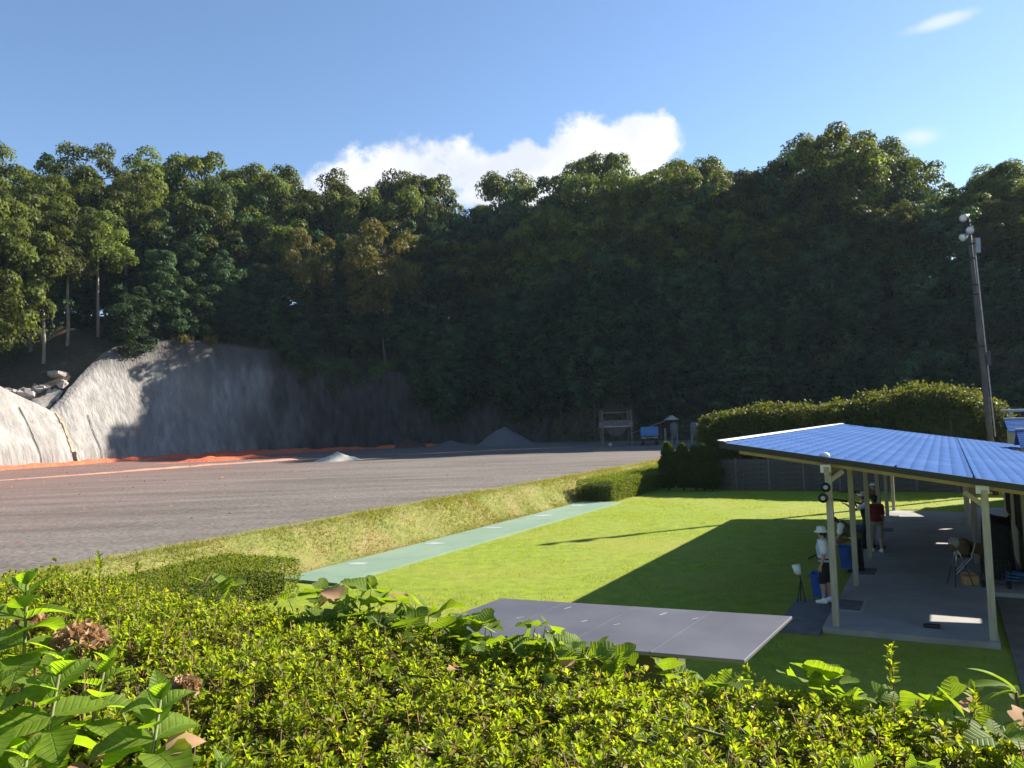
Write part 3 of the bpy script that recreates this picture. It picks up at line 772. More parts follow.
# ---------------------------------------------------------------- trees
def crown_leaves(seed, R, Hc, z0, nclump, per, lsize, style='round'):
    g = np.random.default_rng(seed)
    C_ = []; Rr = []
    while len(C_) < nclump:
        p = g.normal(size=3); p /= np.linalg.norm(p)
        rad = g.random() ** 0.33
        if style == 'round': q = p * rad * np.array([R, R, Hc * 0.5]) * (0.85 + 0.3 * g.random())
        elif style == 'layer':
            zz = g.random(); lay = np.floor(zz * 7) / 7
            rr = R * (1 - 0.75 * lay) * sqrt(g.random()); a = g.random() * 2 * pi
            q = np.array([rr * cos(a), rr * sin(a), (lay - 0.5) * Hc + g.normal() * 0.55])
        else:
            a = g.random() * 2 * pi; zz = g.random(); rr = R * (1 - zz) ** 0.6 * (0.5 + 0.5 * g.random()); q = np.array([rr * cos(a), rr * sin(a), (zz - 0.5) * Hc])
        if style == 'round' and q[2] < -Hc * 0.42: continue
        C_.append(q); Rr.append(g.uniform(0.18, 0.33) * R)
    parts = []; cs = np.array(C_)
    for c_, r_ in zip(C_, Rr):
        n_ = int(per * g.uniform(0.7, 1.3))
        d = rdir(n_, g); d[:, 2] = np.where(g.random(n_) < 0.6, np.abs(d[:, 2]), d[:, 2])
        flat = 0.5 if style == 'layer' else 0.72
        pos = c_ + d * r_ * np.array([1, 1, flat]) * (0.72 + 0.36 * g.random((n_, 1)))
        nrm = unit(d + 0.42 * g.normal(size=(n_, 3)) + np.array([0, 0, 0.35]))
        ax = np.cross(nrm, g.normal(size=(n_, 3))); ax[:, 2] -= 0.25
        ln = lsize * g.uniform(0.65, 1.3, n_)
        pos[:, 2] += z0 + Hc * 0.5
        parts.append(leaf_arrays(pos, ax, nrm, ln, ln * g.uniform(0.55, 0.8, n_), fold=0.18))
    cs[:, 2] += z0 + Hc * 0.5
    return parts, cs


def make_tree(seed, height, R, z0, nclump, per, lsize, leaf, bark, style='round', tr=0.24, nlimb=12):
    root = bpy.data.objects.new('forest_tree', None); link(root)
    parts, cs = crown_leaves(seed, R, height - z0, z0, nclump, per, lsize, style)
    leaf_object('crown', leaf, parts, root)
    g = random.Random(seed); m = MB()
    bend = [Vector((g.uniform(-.35, .35) * k * 0.5, g.uniform(-.35, .35) * k * 0.5, height * 0.86 * k / 6)) for k in range(7)]
    m.tube([Vector((0, 0, -1.2))] + bend, [tr * 1.25] + [tr * (1 - 0.13 * k) for k in range(7)], 8)
    idx_ = list(range(len(cs))); g.shuffle(idx_)
    for i in idx_[:nlimb]:
        e = Vector(cs[i]); zt = max(z0 * 0.6, min(e.z - 0.8, height * 0.8)); k = min(5.99, max(0, zt / (height * 0.86) * 6)); a = bend[int(k)].lerp(bend[int(k) + 1], k - int(k))
        mid = a.lerp(e, 0.5) + Vector((g.uniform(-.3, .3), g.uniform(-.3, .3), 0.35))
        m.tube([a, mid, e], [tr * 0.45, tr * 0.3, tr * 0.1], 5)
    m.build('trunk', bark, root, True)
    return root


PROTO = [
    (make_tree(11, 16, 5.2, 5.0, 70, 300, 0.34, 'leaf_oak', 'bark'), 16),
    (make_tree(12, 16, 4.6, 4.0, 64, 300, 0.34, 'leaf_oak', 'bark'), 16),
    (make_tree(13, 16, 5.6, 6.0, 68, 290, 0.35, 'leaf_oak', 'bark'), 16),
    (make_tree(14, 16, 4.9, 4.5, 60, 260, 0.36, 'leaf_dark', 'bark'), 16),
    (make_tree(15, 16, 4.4, 3.0, 100, 180, 0.35, 'leaf_dark', 'bark', 'layer'), 16),
    (make_tree(16, 16, 5.0, 1.5, 80, 250, 0.36, 'leaf_dark', 'bark'), 16),
    (make_tree(17, 14, 4.6, 4.5, 54, 200, 0.32, 'leaf_yellow', 'bark', 'round', 0.2, 16), 14),
    (make_tree(18, 20, 5.0, 9.5, 62, 280, 0.34, 'leaf_oak', 'palebark', 'round', 0.27, 12), 20),
    (make_tree(19, 16, 4.2, 5.0, 42, 210, 0.33, 'leaf_oak', 'bark', 'round', 0.2, 14), 16),
]
used = [False] * len(PROTO)


def place_tree(k, x, y, top, label, cat='tree', group=None, wide=1.0, zg=None):
    root, h0 = PROTO[k]
    if used[k]: o = copy_tree(root)
    else: o = root; used[k] = True
    z = float(ground_z(x, y)[0]) if zg is None else zg
    s = max(0.35, (top - z) / h0)
    o.location = (x, y, z - 0.2); o.scale = (s ** 0.5 * wide, s ** 0.5 * wide, s); o.rotation_euler = (0, 0, random.uniform(0, 6.28))
    if s < 0.8: o.scale = (s ** 0.75 * wide, s ** 0.75 * wide, s)
    tag(o, label, cat, group)
    return o


# canopy line of the wood: bearing (x/y) -> tangent of elevation
SKY = np.array([(-0.75, 0.385), (-0.665, 0.392), (-0.6, 0.396), (-0.535, 0.382), (-0.47, 0.382), (-0.405, 0.37), (-0.34, 0.358), (-0.275, 0.34), (-0.21, 0.336), (-0.145, 0.33), (-0.08, 0.328), (-0.04, 0.296), (-0.015, 0.318),
                (0.05, 0.342), (0.114, 0.352), (0.18, 0.342), (0.244, 0.338), (0.29, 0.326), (0.322, 0.308), (0.374, 0.338), (0.432, 0.374), (0.504, 0.338), (0.569, 0.320), (0.595, 0.292), (0.634, 0.318), (0.68, 0.30), (0.9, 0.27), (1.2, 0.22)])


def canopy(x, y):
    return H + y * float(np.interp(x / y, SKY[:, 0], SKY[:, 1]))


ANON = 'broadleaf tree in the dense wood on the hillside'
GRP = 'trees of the hillside wood'
tr_r = random.Random(5)
L_total = tS[-1]
forest = []
# rows of trees up the slope: distance beyond the foot, spacing, share of the canopy height
for d0, step, share, kinds in ((36, 5.5, 0.90, (5, 3)), (27, 4.6, 1.0, (0, 1, 2, 8, 0)), (23.5, 4.2, 0.74, (5,)), (20, 4.8, 0.93, (0, 1, 2, 5)), (14, 4.8, 0.80, (0, 5, 1, 5)), (7.6, 3.6, 0.52, (5,)), (9.0, 4.4, 0.64, (3, 5, 4, 3)), (5.0, 4.0, 0.47, (5, 3, 4)), (1.6, 3.6, 0.30, (5, 3))):
    s = 6.0 + tr_r.random() * 3
    while s < L_total - 2:
        i = int(np.searchsorted(tS, s)); i = min(i, len(tS) - 1)
        dd = d0 + tr_r.uniform(-1.6, 1.6) * (1 if d0 > 6 else 0.3)
        x = xS[i] + nxS[i] * dd + tr_r.uniform(-1, 1); y = yS[i] + nyS[i] * dd + tr_r.uniform(-1, 1)
        s += step * tr_r.uniform(0.75, 1.25) * (1.6 if x < -0.5 * y and 12 < d0 < 30 else 1.0)
        if y < 40 or x / y < -0.80 or x / y > 0.98: continue
        top = canopy(x, y)
        brg = x / y
        cliff = brg < -0.13                                   # concrete face below: no trees on the front rows
        if cliff and d0 < 7: continue
        if brg < -0.505 and d0 < 12: continue
        if brg < -0.50 and d0 > 30: kinds_ = (5, 3)
        elif brg < -0.50: kinds_ = (7, 7, 1)
        else: kinds_ = kinds
        zg = float(ground_z(x, y)[0])
        t_ = zg + (top - zg) * 1.0 if share > 0.99 else FZ + (top - FZ) * share
        t_ += tr_r.uniform(-3.2, 1.4) if share > 0.99 else tr_r.uniform(-2, 2)
        if brg > 0.7: t_ = min(t_, 30)
        t_ = max(t_, zg + 5)
        forest.append((tr_r.choice(kinds_), x, y, t_, d0))
ZONES = ((-0.44, 'above the sunlit concrete slope'), (-0.13, 'above the shaded concrete wall'), (0.22, 'behind the gravel hopper'), (0.42, 'behind the left half of the tall hedge'), (9, 'behind the floodlight pole'))
for k, x, y, t_, d0 in forest:
    zone = [z_ for lim, z_ in ZONES if x / y < lim][0]
    row_ = 'skyline broadleaf tree' if 22 < d0 < 30 else ('mid-height broadleaf tree' if d0 > 10 else 'dark lower tree')
    place_tree(k, x, y, t_, '%s in the wood %s' % (row_, zone), group='%ss %s' % (row_, zone))

# darker trees deeper in the wood behind the sunlit slope
for q in range(64):
    y = tr_r.uniform(112, 160); x = y * (-0.82 + 0.36 * (q + tr_r.random()) / 64)
    d, h = foot_dist(x, y)
    if d[0] < 19: continue
    place_tree(5, x, y, H + y * tr_r.uniform(0.20, 0.32), 'tree standing deep in the dark wood behind the pale trunks', group='trees deep in the wood behind the pale trunks')
# trees one can single out
def mark(k, bearing, y, elev, label, wide=1.0):
    return place_tree(k, bearing * y, y, H + y * elev, label, wide=wide)


mark(6, -0.165, 139, 0.268, 'ochre yellow-leaved tree in the middle of the wood', 1.05)
mark(6, -0.262, 137, 0.262, 'small yellowish-topped tree left of the ochre tree', 0.8)
mark(7, -0.655, 117, 0.305, 'tall tree with a forked pale trunk at the far left edge')
mark(7, -0.578, 117, 0.315, 'tall tree with one bare pale trunk above the concrete slope')
for b_, y_, e_ in ((0.012, 150, 0.215), (-0.055, 152, 0.21), (0.045, 150, 0.20), (0.42, 122, 0.25), (0.47, 120, 0.22)):
    place_tree(5, b_ * y_, y_, H + y_ * e_, 'mid-height broadleaf tree in the wood behind the gravel hopper' if b_ < .2 else 'mid-height broadleaf tree in the wood behind the floodlight pole', group='mid-height broadleaf trees behind the gravel hopper' if b_ < .2 else 'mid-height broadleaf trees behind the floodlight pole')
mark(8, 0.112, 158, 0.352, 'airy tree with sky showing through, above the end of the cloud', 1.0)
mark(2, 0.255, 150, 0.338, 'round-domed tree on the skyline left of the tallest tree', 1.1)
mark(1, 0.432, 118, 0.374, 'tallest tree crown on the skyline of the wood')
mark(0, 0.640, 112, 0.322, 'lone crown at the right end of the skyline')
mark(4, -0.25, 144, 0.215, 'pale layered tree leaning over the shaded concrete wall', 1.1)
mark(4, 0.30, 108, 0.10, 'layered dark tree above the hopper and the blue truck', 1.2)
for i, r_ in enumerate(PROTO):
    if not used[i]: place_tree(i, 5 + 6 * i, 150, canopy(5 + 6 * i, 150), ANON, group=GRP)

# undergrowth and creepers over the cliff
n = 130000
s_ = rng.uniform(0, L_total, n); ii_ = np.clip(np.searchsorted(tS, s_), 0, len(tS) - 1)
dd = rng.uniform(0.3, 24, n) ** 1.0
x = xS[ii_] + nxS[ii_] * dd; y = yS[ii_] + nyS[ii_] * dd
brg = x / np.maximum(y, 1)
on_wall = (brg < -0.02) & (x < 6)
hcut = hS[ii_]
ok = (y > 45) & (brg > -0.8) & (brg < 0.95)
keep_wall = dd > 0.36 * hcut + 1.5
hang = vnoise(s_ * 0.16, np.full(n, 7.7)) * 9 * smooth(-0.36, -0.12, brg)
ok &= (~on_wall) | keep_wall
ok &= (brg > -0.5) | (dd > 18)
patch = vnoise(s_ * 0.3, dd * 0.4 + 5)
P_ = np.stack([x, y, ground_z(x, y)], 1)
P_[:, 2] += rng.random(n) ** 1.2 * (0.8 + 4.5 * patch) * smooth(0.2, 3, dd + 1.2)
P_ = P_[ok]; n1_ = len(P_)
nr = np.stack([-nxS[ii_][ok], -nyS[ii_][ok], np.full(n1_, 0.8)], 1) + 0.7 * rng.normal(size=(n1_, 3))
ln = rng.uniform(0.3, 0.7, n1_)
lp = [leaf_arrays(P_, np.cross(nr, rng.normal(size=(n1_, 3))) + np.array([0, 0, -0.3]), nr, ln, ln * 0.65, fold=0.15)]
# creepers hanging down over the concrete
cols_ = []
r2 = random.Random(8)
for j in range(ns):
    i = sel[j]
    if xS[i] > 6: continue
    b_ = xS[i] / yS[i]
    p_ = 0.0 if b_ < -0.47 else (0.08 if b_ < -0.29 else (0.65 if b_ < -0.17 else 0.95))
    v_ = float(vnoise(tS[i] * 0.22, 3.3))
    if v_ < 1 - p_ * 1.15: continue
    depth = (0.25 + 0.75 * r2.random()) * (0.3 if b_ < -0.27 else (0.6 if b_ < -0.17 else 0.85)) * v_ * 1.3
    for k in range(110):
        q = 1 - r2.random() * min(0.95, depth)
        p = WARR[int(q * rows), j]
        cols_.append((p[0] - nxS[i] * 0.35 * r2.random() + r2.uniform(-.5, .5), p[1] - nyS[i] * (0.15 + 0.4 * r2.random()), p[2] + r2.uniform(-.3, .5)))
cp = np.array(cols_); nc = len(cp)
nr = np.tile([0.1, -1.0, 0.5], (nc, 1)) + 0.6 * rng.normal(size=(nc, 3)); ln = rng.uniform(0.25, 0.5, nc)
lp.append(leaf_arrays(cp, np.tile([0, -0.2, -1.0], (nc, 1)) + 0.6 * rng.normal(size=(nc, 3)), nr, ln, ln * 0.7, fold=0.15))
o = leaf_object('undergrowth', 'leaf_under', lp)
tag(o, 'dark shrubs and creepers covering the cliff below the wood', 'undergrowth', kind='stuff')

# tufts growing on the lip of the wall
for i, (brg_, dz) in enumerate(((-0.405, 0), (-0.375, 0.2))):
    j = int(np.argmin(np.abs(xS[sel] / yS[sel] - brg_))); p = Vector(WARR[rows - 1, j])
    n_ = 220; g_ = np.tile(np.array(p), (n_, 1)) + rng.normal(size=(n_, 3)) * np.array([0.5, 0.4, 0.2])
    D = np.tile([0, -0.15, 1.0], (n_, 1)) + 0.5 * rng.normal(size=(n_, 3)); ln = rng.uniform(0.7, 1.5, n_)
    o = leaf_object('grass_tuft', 'leaf_yellow', [leaf_arrays(g_, D, rdir(n_), ln, ln * 0.12)])
    tag(o, ('yellowish grass tuft on the lip of the shaded wall, left of the two' if i == 0 else 'yellowish grass tuft on the lip of the shaded wall, right of the two'), 'grass', 'tufts on the wall lip')

# ---------------------------------------------------------------- hedges
def block_hedge(name, label, u0_, u1_, v0_, v1_, htop, nleaf, lsize, leaf, lump=0.08, zb=None, round_=0.15, core='twig', group=None, top_fun=None):
    root = thing(name, label, 'hedge', W((u0_ + u1_) / 2, (v0_ + v1_) / 2, 0), 0, group)
    base = root.location.copy()
    A_top = (u1_ - u0_) * (v1_ - v0_); hh = htop if not top_fun else htop
    A_s = hh * ((u1_ - u0_) + (v1_ - v0_)) * 2
    nt_ = int(nleaf * A_top / (A_top + A_s)); nsd = nleaf - nt_
    uu_ = rng.uniform(u0_, u1_, nt_); vv_ = rng.uniform(v0_, v1_, nt_)
    T = []
    def surfpts(u_, v_, hfrac, nu, nv, nz):
        tp = htop if top_fun is None else top_fun(u_, v_)
        x_ = P1.x + VU.x * u_ + VV.x * v_; y_ = P1.y + VU.y * u_ + VV.y * v_
        g0 = ground_z(x_, y_)
        # rounded shoulder
        eu = np.minimum(u_ - u0_, u1_ - u_); ev = np.minimum(v_ - v0_, v1_ - v_)
        drop = round_ * (np.exp(-eu / (round_ + 1e-3)) + np.exp(-ev / (round_ + 1e-3)))
        bump_ = lump * (3.0 * fbm(u_ * 1.1 + hfrac * 2, v_ * 1.1 + hfrac * 3, 4))
        z_ = g0 * 0.5 + hfrac * (tp - g0 * 0.5 - np.where(hfrac > 0.99, drop, 0)) + bump_ * (hfrac > 0.99)
        inset = round_ * 0.9 * np.clip((hfrac - 0.75) / 0.25, 0, 1) ** 2
        wu = nu * (bump_ * 1.5 - inset * (np.abs(nu) > 0)); wv_ = nv * (bump_ * 1.5 - inset * (np.abs(nv) > 0))
        return np.stack([x_ + VU.x * wu + VV.x * wv_, y_ + VU.y * wu + VV.y * wv_, z_], 1), np.stack([VU.x * nu + VV.x * nv, VU.y * nu + VV.y * nv, nz * np.ones_like(u_)], 1)
    one = np.ones(nt_)
    p_, n_ = surfpts(uu_, vv_, one, 0 * one, 0 * one, 1.0); T.append((p_, n_))
    per = 2 * ((u1_ - u0_) + (v1_ - v0_))
    s1 = rng.uniform(0, per, nsd); a_, b2_ = u1_ - u0_, v1_ - v0_
    u_ = np.where(s1 < a_, u0_ + s1, np.where(s1 < a_ + b2_, u1_, np.where(s1 < 2 * a_ + b2_, u1_ - (s1 - a_ - b2_), u0_)))
    v_ = np.where(s1 < a_, v0_, np.where(s1 < a_ + b2_, v0_ + s1 - a_, np.where(s1 < 2 * a_ + b2_, v1_, v1_ - (s1 - 2 * a_ - b2_))))
    nu = np.where(u_ == u1_, 1.0, np.where((u_ == u0_), -1.0, 0)); nv = np.where(s1 < a_, -1.0, np.where((s1 >= a_ + b2_) & (s1 < 2 * a_ + b2_), 1.0, 0)); nu = np.where(nv != 0, 0, nu)
    p_, n_ = surfpts(u_, v_, rng.random(nsd) ** 0.85 * 0.985, nu, nv, 0.15); T.append((p_, n_))
    P_ = np.concatenate([a for a, _ in T]); Nn = unit(np.concatenate([b__ for _, b__ in T])); k_ = len(P_)
    P_ = P_ - Nn * (rng.random((k_, 1)) ** 2) * 0.25 * lsize * 6 + Nn * (rng.random((k_, 1)) ** 10) * lsize * 2.0 - np.array(base)
    ax = unit(Nn * 0.7 + rng.normal(size=(k_, 3)) * 0.7); nr = unit(Nn * 0.5 + rng.normal(size=(k_, 3)) * 0.7 + np.array([0, 0, 0.3]))
    ln_ = lsize * rng.uniform(0.6, 1.4, k_)
    fo = leaf_object('foliage', leaf, [leaf_arrays(P_, ax, nr, ln_, ln_ * 0.55, fold=0.2)], root); fo['kind'] = 'stuff'
    # twiggy inside
    m = MB(); r3 = random.Random(int(nleaf))
    for _ in range(int(40 + A_top * 8)):
        u3 = r3.uniform(u0_ + .15, u1_ - .15); v3 = r3.uniform(v0_ + .15, v1_ - .15); p0 = W(u3, v3); g0 = float(ground_z(p0.x, p0.y)[0]); p0.z = g0
        tp = htop if top_fun is None else float(top_fun(np.array([u3]), np.array([v3]))[0])
        e = p0 + Vector((r3.uniform(-.2, .2), r3.uniform(-.2, .2), (tp - g0) * r3.uniform(0.7, 0.92)))
        m.tube([p0 - base, p0.lerp(e, 0.5) + Vector((r3.uniform(-.08, .08), r3.uniform(-.08, .08), 0)) - base, e - base], [0.02 * htop + .005, 0.014 * htop + .004, 0.004], 4)
    m.build('stems', core, root)
    # dense heart of the hedge
    m = MB(); ins = max(0.12, 0.1 * min(a_, b2_))
    kv = max(2, int((v1_ - v0_) / 1.0)); ku = max(2, int((u1_ - u0_) / 1.0)); vts = []; fcs = []
    for side in (0, 1):
        for iv in range(kv + 1):
            for iu in range(ku + 1):
                u3 = u0_ + ins + (a_ - 2 * ins) * iu / ku; v3 = v0_ + ins + (b2_ - 2 * ins) * iv / kv
                tp = htop if top_fun is None else float(top_fun(np.array([u3]), np.array([v3]))[0])
                p0 = W(u3, v3); g0 = float(ground_z(p0.x, p0.y)[0])
                p0.z = g0 + 0.15 if side == 0 else tp - ins * 1.2 - round_ * 0.6 * (iu in (0, ku) or iv in (0, kv))
                vts.append(p0 - base)
    st = (kv + 1) * (ku + 1); w_ = ku + 1
    for iv in range(kv):
        for iu in range(ku):
            q = iv * w_ + iu; fcs.append((st + q, st + q + 1, st + q + w_ + 1, st + q + w_)); fcs.append((q, q + w_, q + w_ + 1, q + 1))
    for iu in range(ku): fcs += [(iu, iu + 1, st + iu + 1, st + iu), (kv * w_ + iu, st + kv * w_ + iu, st + kv * w_ + iu + 1, kv * w_ + iu + 1)]
    for iv in range(kv): fcs += [(iv * w_, st + iv * w_, st + (iv + 1) * w_, (iv + 1) * w_), (iv * w_ + ku, (iv + 1) * w_ + ku, st + (iv + 1) * w_ + ku, st + iv * w_ + ku)]
    m.add(vts, fcs); m.build('inner_growth', 'leaf_under', root)
    return root


def big_top(u_, v_):
    e = smooth(-12.6, -10.4, u_)
    return (4.3 + 0.7 * e + 0.75 * smooth(-5, 1.0, u_) - 0.9 * smooth(2.5, 5.5, u_) + 0.5 * fbm(u_ * 0.5, v_ * 0.4)) 


block_hedge('tall_hedge', 'tall rounded olive-green hedge behind the dark fence', -11.8, 5.2, 32.2, 36.2, 5.2, 66000, 0.19, 'leaf_hedge', 0.42, round_=0.9, core='bark', top_fun=big_top)
block_hedge('clipped_hedge', 'low clipped hedge at the far end of the green strip', -16.1, -13.9, 22.5, 37.5, 1.2, 34000, 0.075, 'leaf_trim', 0.018, round_=0.06)
block_hedge('clipped_hedge', 'low clipped hedge at the near end of the green strip', -16.4, -13.6, -6.0, -1.4, 1.0, 22000, 0.06, 'leaf_trim', 0.035, round_=0.06)

# row of five clipped conifers at the end of the fence
cyp = None
for i, (u, v, h_) in enumerate(((-13.05, 29.7, 2.85), (-12.15, 29.8, 2.75), (-11.45, 30.0, 2.6), (-10.9, 29.9, 2.7), (-10.35, 29.8, 2.4))):
    lab = ['leftmost', 'second', 'middle', 'fourth', 'rightmost'][i]
    root = thing('conifer', 'dark spindle-shaped conifer beside the fence, %s of the row of five' % lab, 'conifer', W(u, v, 0), random.random() * 6, 'row of conifers by the fence')
    if cyp is None:
        n_ = 9000; zf = rng.random(n_); rr = 0.46 * (np.sin(np.clip(zf * 0.92 + 0.10, 0, 1) * pi) ** 0.6) * (1 - 0.35 * zf); a = rng.uniform(0, 2 * pi, n_)
        rr = rr * (1 + 1.6 * fbm(a * 2.2, zf * 9)) * (1 - 0.3 * rng.random(n_) ** 2)
        P_ = np.stack([rr * np.cos(a), rr * np.sin(a), 0.16 + zf * 2.55], 1)
        D = np.stack([np.cos(a) * 0.5, np.sin(a) * 0.5, np.ones(n_)], 1) + rng.normal(size=(n_, 3)) * 0.3; Nn = np.stack([np.cos(a), np.sin(a), np.full(n_, 0.2)], 1) + 0.6 * rng.normal(size=(n_, 3))
        ln = rng.uniform(0.12, 0.36, n_)
        fo = leaf_object('crown', 'leaf_conifer', [leaf_arrays(P_, D, Nn, ln, ln * 0.4)], root)
        m = MB(); m.tube([(0, 0, -0.1), (0, 0, 0.5), (0, 0, 2.3)], [0.07, 0.06, 0.02], 7); m.build('trunk', 'bark', root)
        # dense inside so the shape is opaque
        m = MB(); m.tube([(0, 0, 0.22 + 2.4 * q) for q in (0, .05, .25, .5, .75, .95, 1)], [0.1, .24, .33, .30, .2, .06, .02], 9); m.build('inner_growth', 'leaf_under', root)
        cyp = root
    else:
        for ch in cyp.children:
            c_ = ch.copy(); COL.objects.link(c_); c_.parent = root
    root.scale = (1, 1, h_ / 2.75)

# ---------------------------------------------------------------- dark panel fence behind the lawn
fence = thing('panel_fence', 'dark board fence closing the far end of the lawn', 'fence', W(-1.3, 30.6, 0), -AZ)
bay = 1.95; nb_ = 10
pm = MB(); pm.box((0, 0, 0.98), (0.12, 0.14, 1.96)); pme = pm.mesh('post', 'fencepost')
bm_ = MB(); bm_.box((0, 0, 0), (bay - 0.125, 0.05, 0.292)); bme = bm_.mesh('board', 'fence')
for i in range(nb_ + 1):
    p = link(bpy.data.objects.new('post', pme), fence); p.location = (-bay * nb_ / 2 + bay * i, 0, 0)
    if i < nb_:
        for k in range(6):
            q = link(bpy.data.objects.new('board', bme), fence); q.location = (-bay * nb_ / 2 + bay * (i + 0.5), random.uniform(-.012, .012), 0.19 + 0.305 * k)
# propped stakes leaning on the fence
for i, (u, du, h_) in enumerate(((-9.3, 0.55, 1.8), (-8.6, 0.05, 1.6))):
    m = MB(); m.tube([(0, 0, 0), (du, 0.45, h_)], 0.025, 6); o = m.build('stake', 'fencepost'); o.location = W(u, 29.9, 0); o.rotation_euler = (0, 0, -AZ)
    tag(o, ['thin stake leaning steeply against the left end of the fence', 'upright thin stake near the left end of the fence'][i], 'stake')

# ---------------------------------------------------------------- shelter
SL = -0.16                                             # the roof falls to the right
roof_z = lambda u: 3.89 + SL * (u + 2.08)
shel = thing('shooting_shelter', 'open shooting shelter with a blue metal roof on pale posts', 'shelter', P1, -AZ)
# stepped tile-pattern roofing: rows run along the eaves, each lifts a little over the next one down
RU0, RU1, RV0, RV1 = -2.08, 6.4, -0.35, 22.5
pitch_r = 0.24
nr_ = int((RU1 - RU0) / pitch_r); nvv = 30
RV = []; RFc = []
vv = np.linspace(RV0, RV1, nvv * 6 + 1)
wave = 0.034 * ((np.arange(len(vv)) % 6) / 5.0)
rows_uz = []
for k in range(nr_):
    a = RU0 + pitch_r * k; b_ = a + pitch_r
    rows_uz += [(a, roof_z(a) + 0.035), (b_, roof_z(b_) + 0.035 + 0.004), (b_ + 0.001, roof_z(b_) + 0.035)]
for (u, z) in rows_uz:
    for j, v in enumerate(vv):
        RV.append((u, v, z + wave[j]))
nj = len(vv)
for i in range(len(rows_uz) - 1):
    for j in range(nj - 1): RFc.append((i * nj + j, i * nj + j + 1, (i + 1) * nj + j + 1, (i + 1) * nj + j))
# openings where the shelter roof stops short of the clubhouse roof
HOLES = ((4.45, 5.25, 4.9, 5.9), (4.47, 4.92, 15.4, 19.2))
RFc = np.array(RFc)[:, ::-1]; ctr = np.array(RV)[RFc].mean(axis=1)
inh = np.zeros(len(RFc), bool)
for (ha, hb, hc, hd) in HOLES: inh |= (ctr[:, 0] > ha - .1) & (ctr[:, 0] < hb + .1) & (ctr[:, 1] > hc) & (ctr[:, 1] < hd)
rm = npmesh('roof', np.array(RV), RFc[~inh], 'roofblue')
roof = link(bpy.data.objects.new('roof', rm), shel)
def sloped(mb, u0_, u1_, v0_, v1_, dz, th):
    pts = []
    for zz in (dz - th, dz):
        for (u, v) in ((u0_, v0_), (u1_, v0_), (u1_, v1_), (u0_, v1_)): pts.append((u, v, roof_z(u) + zz))
    mb.add(pts, [(3, 2, 1, 0), (4, 5, 6, 7), (0, 1, 5, 4), (1, 2, 6, 5), (2, 3, 7, 6), (3, 0, 4, 7)]); return mb
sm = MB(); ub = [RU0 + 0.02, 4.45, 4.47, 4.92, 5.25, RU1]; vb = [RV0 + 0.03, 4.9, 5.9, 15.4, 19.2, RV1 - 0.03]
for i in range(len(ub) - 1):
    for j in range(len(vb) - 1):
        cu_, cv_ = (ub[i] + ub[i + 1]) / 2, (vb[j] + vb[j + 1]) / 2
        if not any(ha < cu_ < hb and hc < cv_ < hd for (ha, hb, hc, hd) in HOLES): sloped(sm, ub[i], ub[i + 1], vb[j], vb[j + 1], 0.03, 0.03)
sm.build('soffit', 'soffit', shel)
sloped(MB(), RU0 - 0.02, RU1, RV0 - 0.03, RV0 + 0.02, 0.05, 0.12).build('barge_board', 'blackmetal', shel)
sloped(MB(), RU0 - 0.02, RU1, RV1 - 0.02, RV1 + 0.03, 0.05, 0.16).build('barge_board', 'blackmetal', shel)
sloped(MB(), RU0 - 0.05, RU0 - 0.021, RV0 - 0.03, RV1 + 0.03, 0.075, 0.16).build('fascia', 'blackmetal', shel)
sloped(MB(), RU0 - 0.08, RU0 + 0.07, RV0 - 0.06, RV1 + 0.06, 0.095, 0.012).build('edge_capping', 'whiteplastic', shel)
for u in (1.3, 2.62): sloped(MB(), u - 0.015, u + 0.015, RV0, RV1, 0.082, 0.012).build('roof_seam', 'roofblue', shel)
# posts and beams
for i in range(6):
    v = 4.15 * i
    m = MB(); hz = roof_z(0) - 0.16; m.box((0, v, 0.12 + (hz - 0.12) / 2), (0.13, 0.13, hz - 0.12)); p = m.build('post', 'timber', shel, bevel=0.008)
    m = MB(); m.bar((0.03, v, hz - 0.3), (0.3, v, hz - 0.05 + 0.3 * SL), 0.09); m.build('brace', 'beam', p)
    if i in (0, 2, 4, 5):
        m = MB(); hz = roof_z(2.75) - 0.16; m.box((2.75, v, 0.12 + (hz - 0.12) / 2), (0.13, 0.13, hz - 0.12)); p = m.build('post', 'timber', shel, bevel=0.008)
        m = MB(); m.bar((2.71, v, hz - 0.3), (2.42, v, hz - 0.06), 0.09); m.build('brace', 'beam', p)
    m = MB(); m.bar((RU0 + 0.3, v, roof_z(RU0 + .3) - 0.09), (6.0, v, roof_z(6.0) - 0.09), 0.09, 0.15); m.build('rafter', 'beam', shel)
for u in (0.0, 2.75):
    m = MB(); m.bar((u, RV0 + .1, roof_z(u) - 0.245), (u, RV1 - .1, roof_z(u) - 0.245), 0.10, 0.15); m.build('beam', 'beam', shel)
# fittings
m = MB(); m.box((-0.02, -0.16, 3.36), (0.2, 0.1, 0.17)); m.build('junction_box', 'whiteplastic', shel, bevel=0.01)
m = MB(); m.ball((-0.02, -0.1, 3.62), (0.09, 0.09, 0.07), 10, 6); m.build('lamp_dome', 'whiteplastic', shel, True)
m = MB(); m.box((2.72, -0.16, 2.96), (0.22, 0.1, 0.16)); m.build('junction_box', 'whiteplastic', shel, bevel=0.01)
for k in range(2):
    m = MB(); zz = 2.98 - 0.22 * k; m.tube([(-0.03 - .06 * k, -0.07, zz), (-0.03 - .06 * k, -0.13, zz), (-0.03 - .06 * k, -0.26, zz)], [0.04, 0.06, 0.10], 14); sp = m.build('horn_speaker', 'blackmetal', shel, True)
    m = MB(); m.tube([(-0.03 - .06 * k, -0.262, zz), (-0.03 - .06 * k, -0.268, zz)], 0.045, 12); m.build('grille', 'galv', sp)

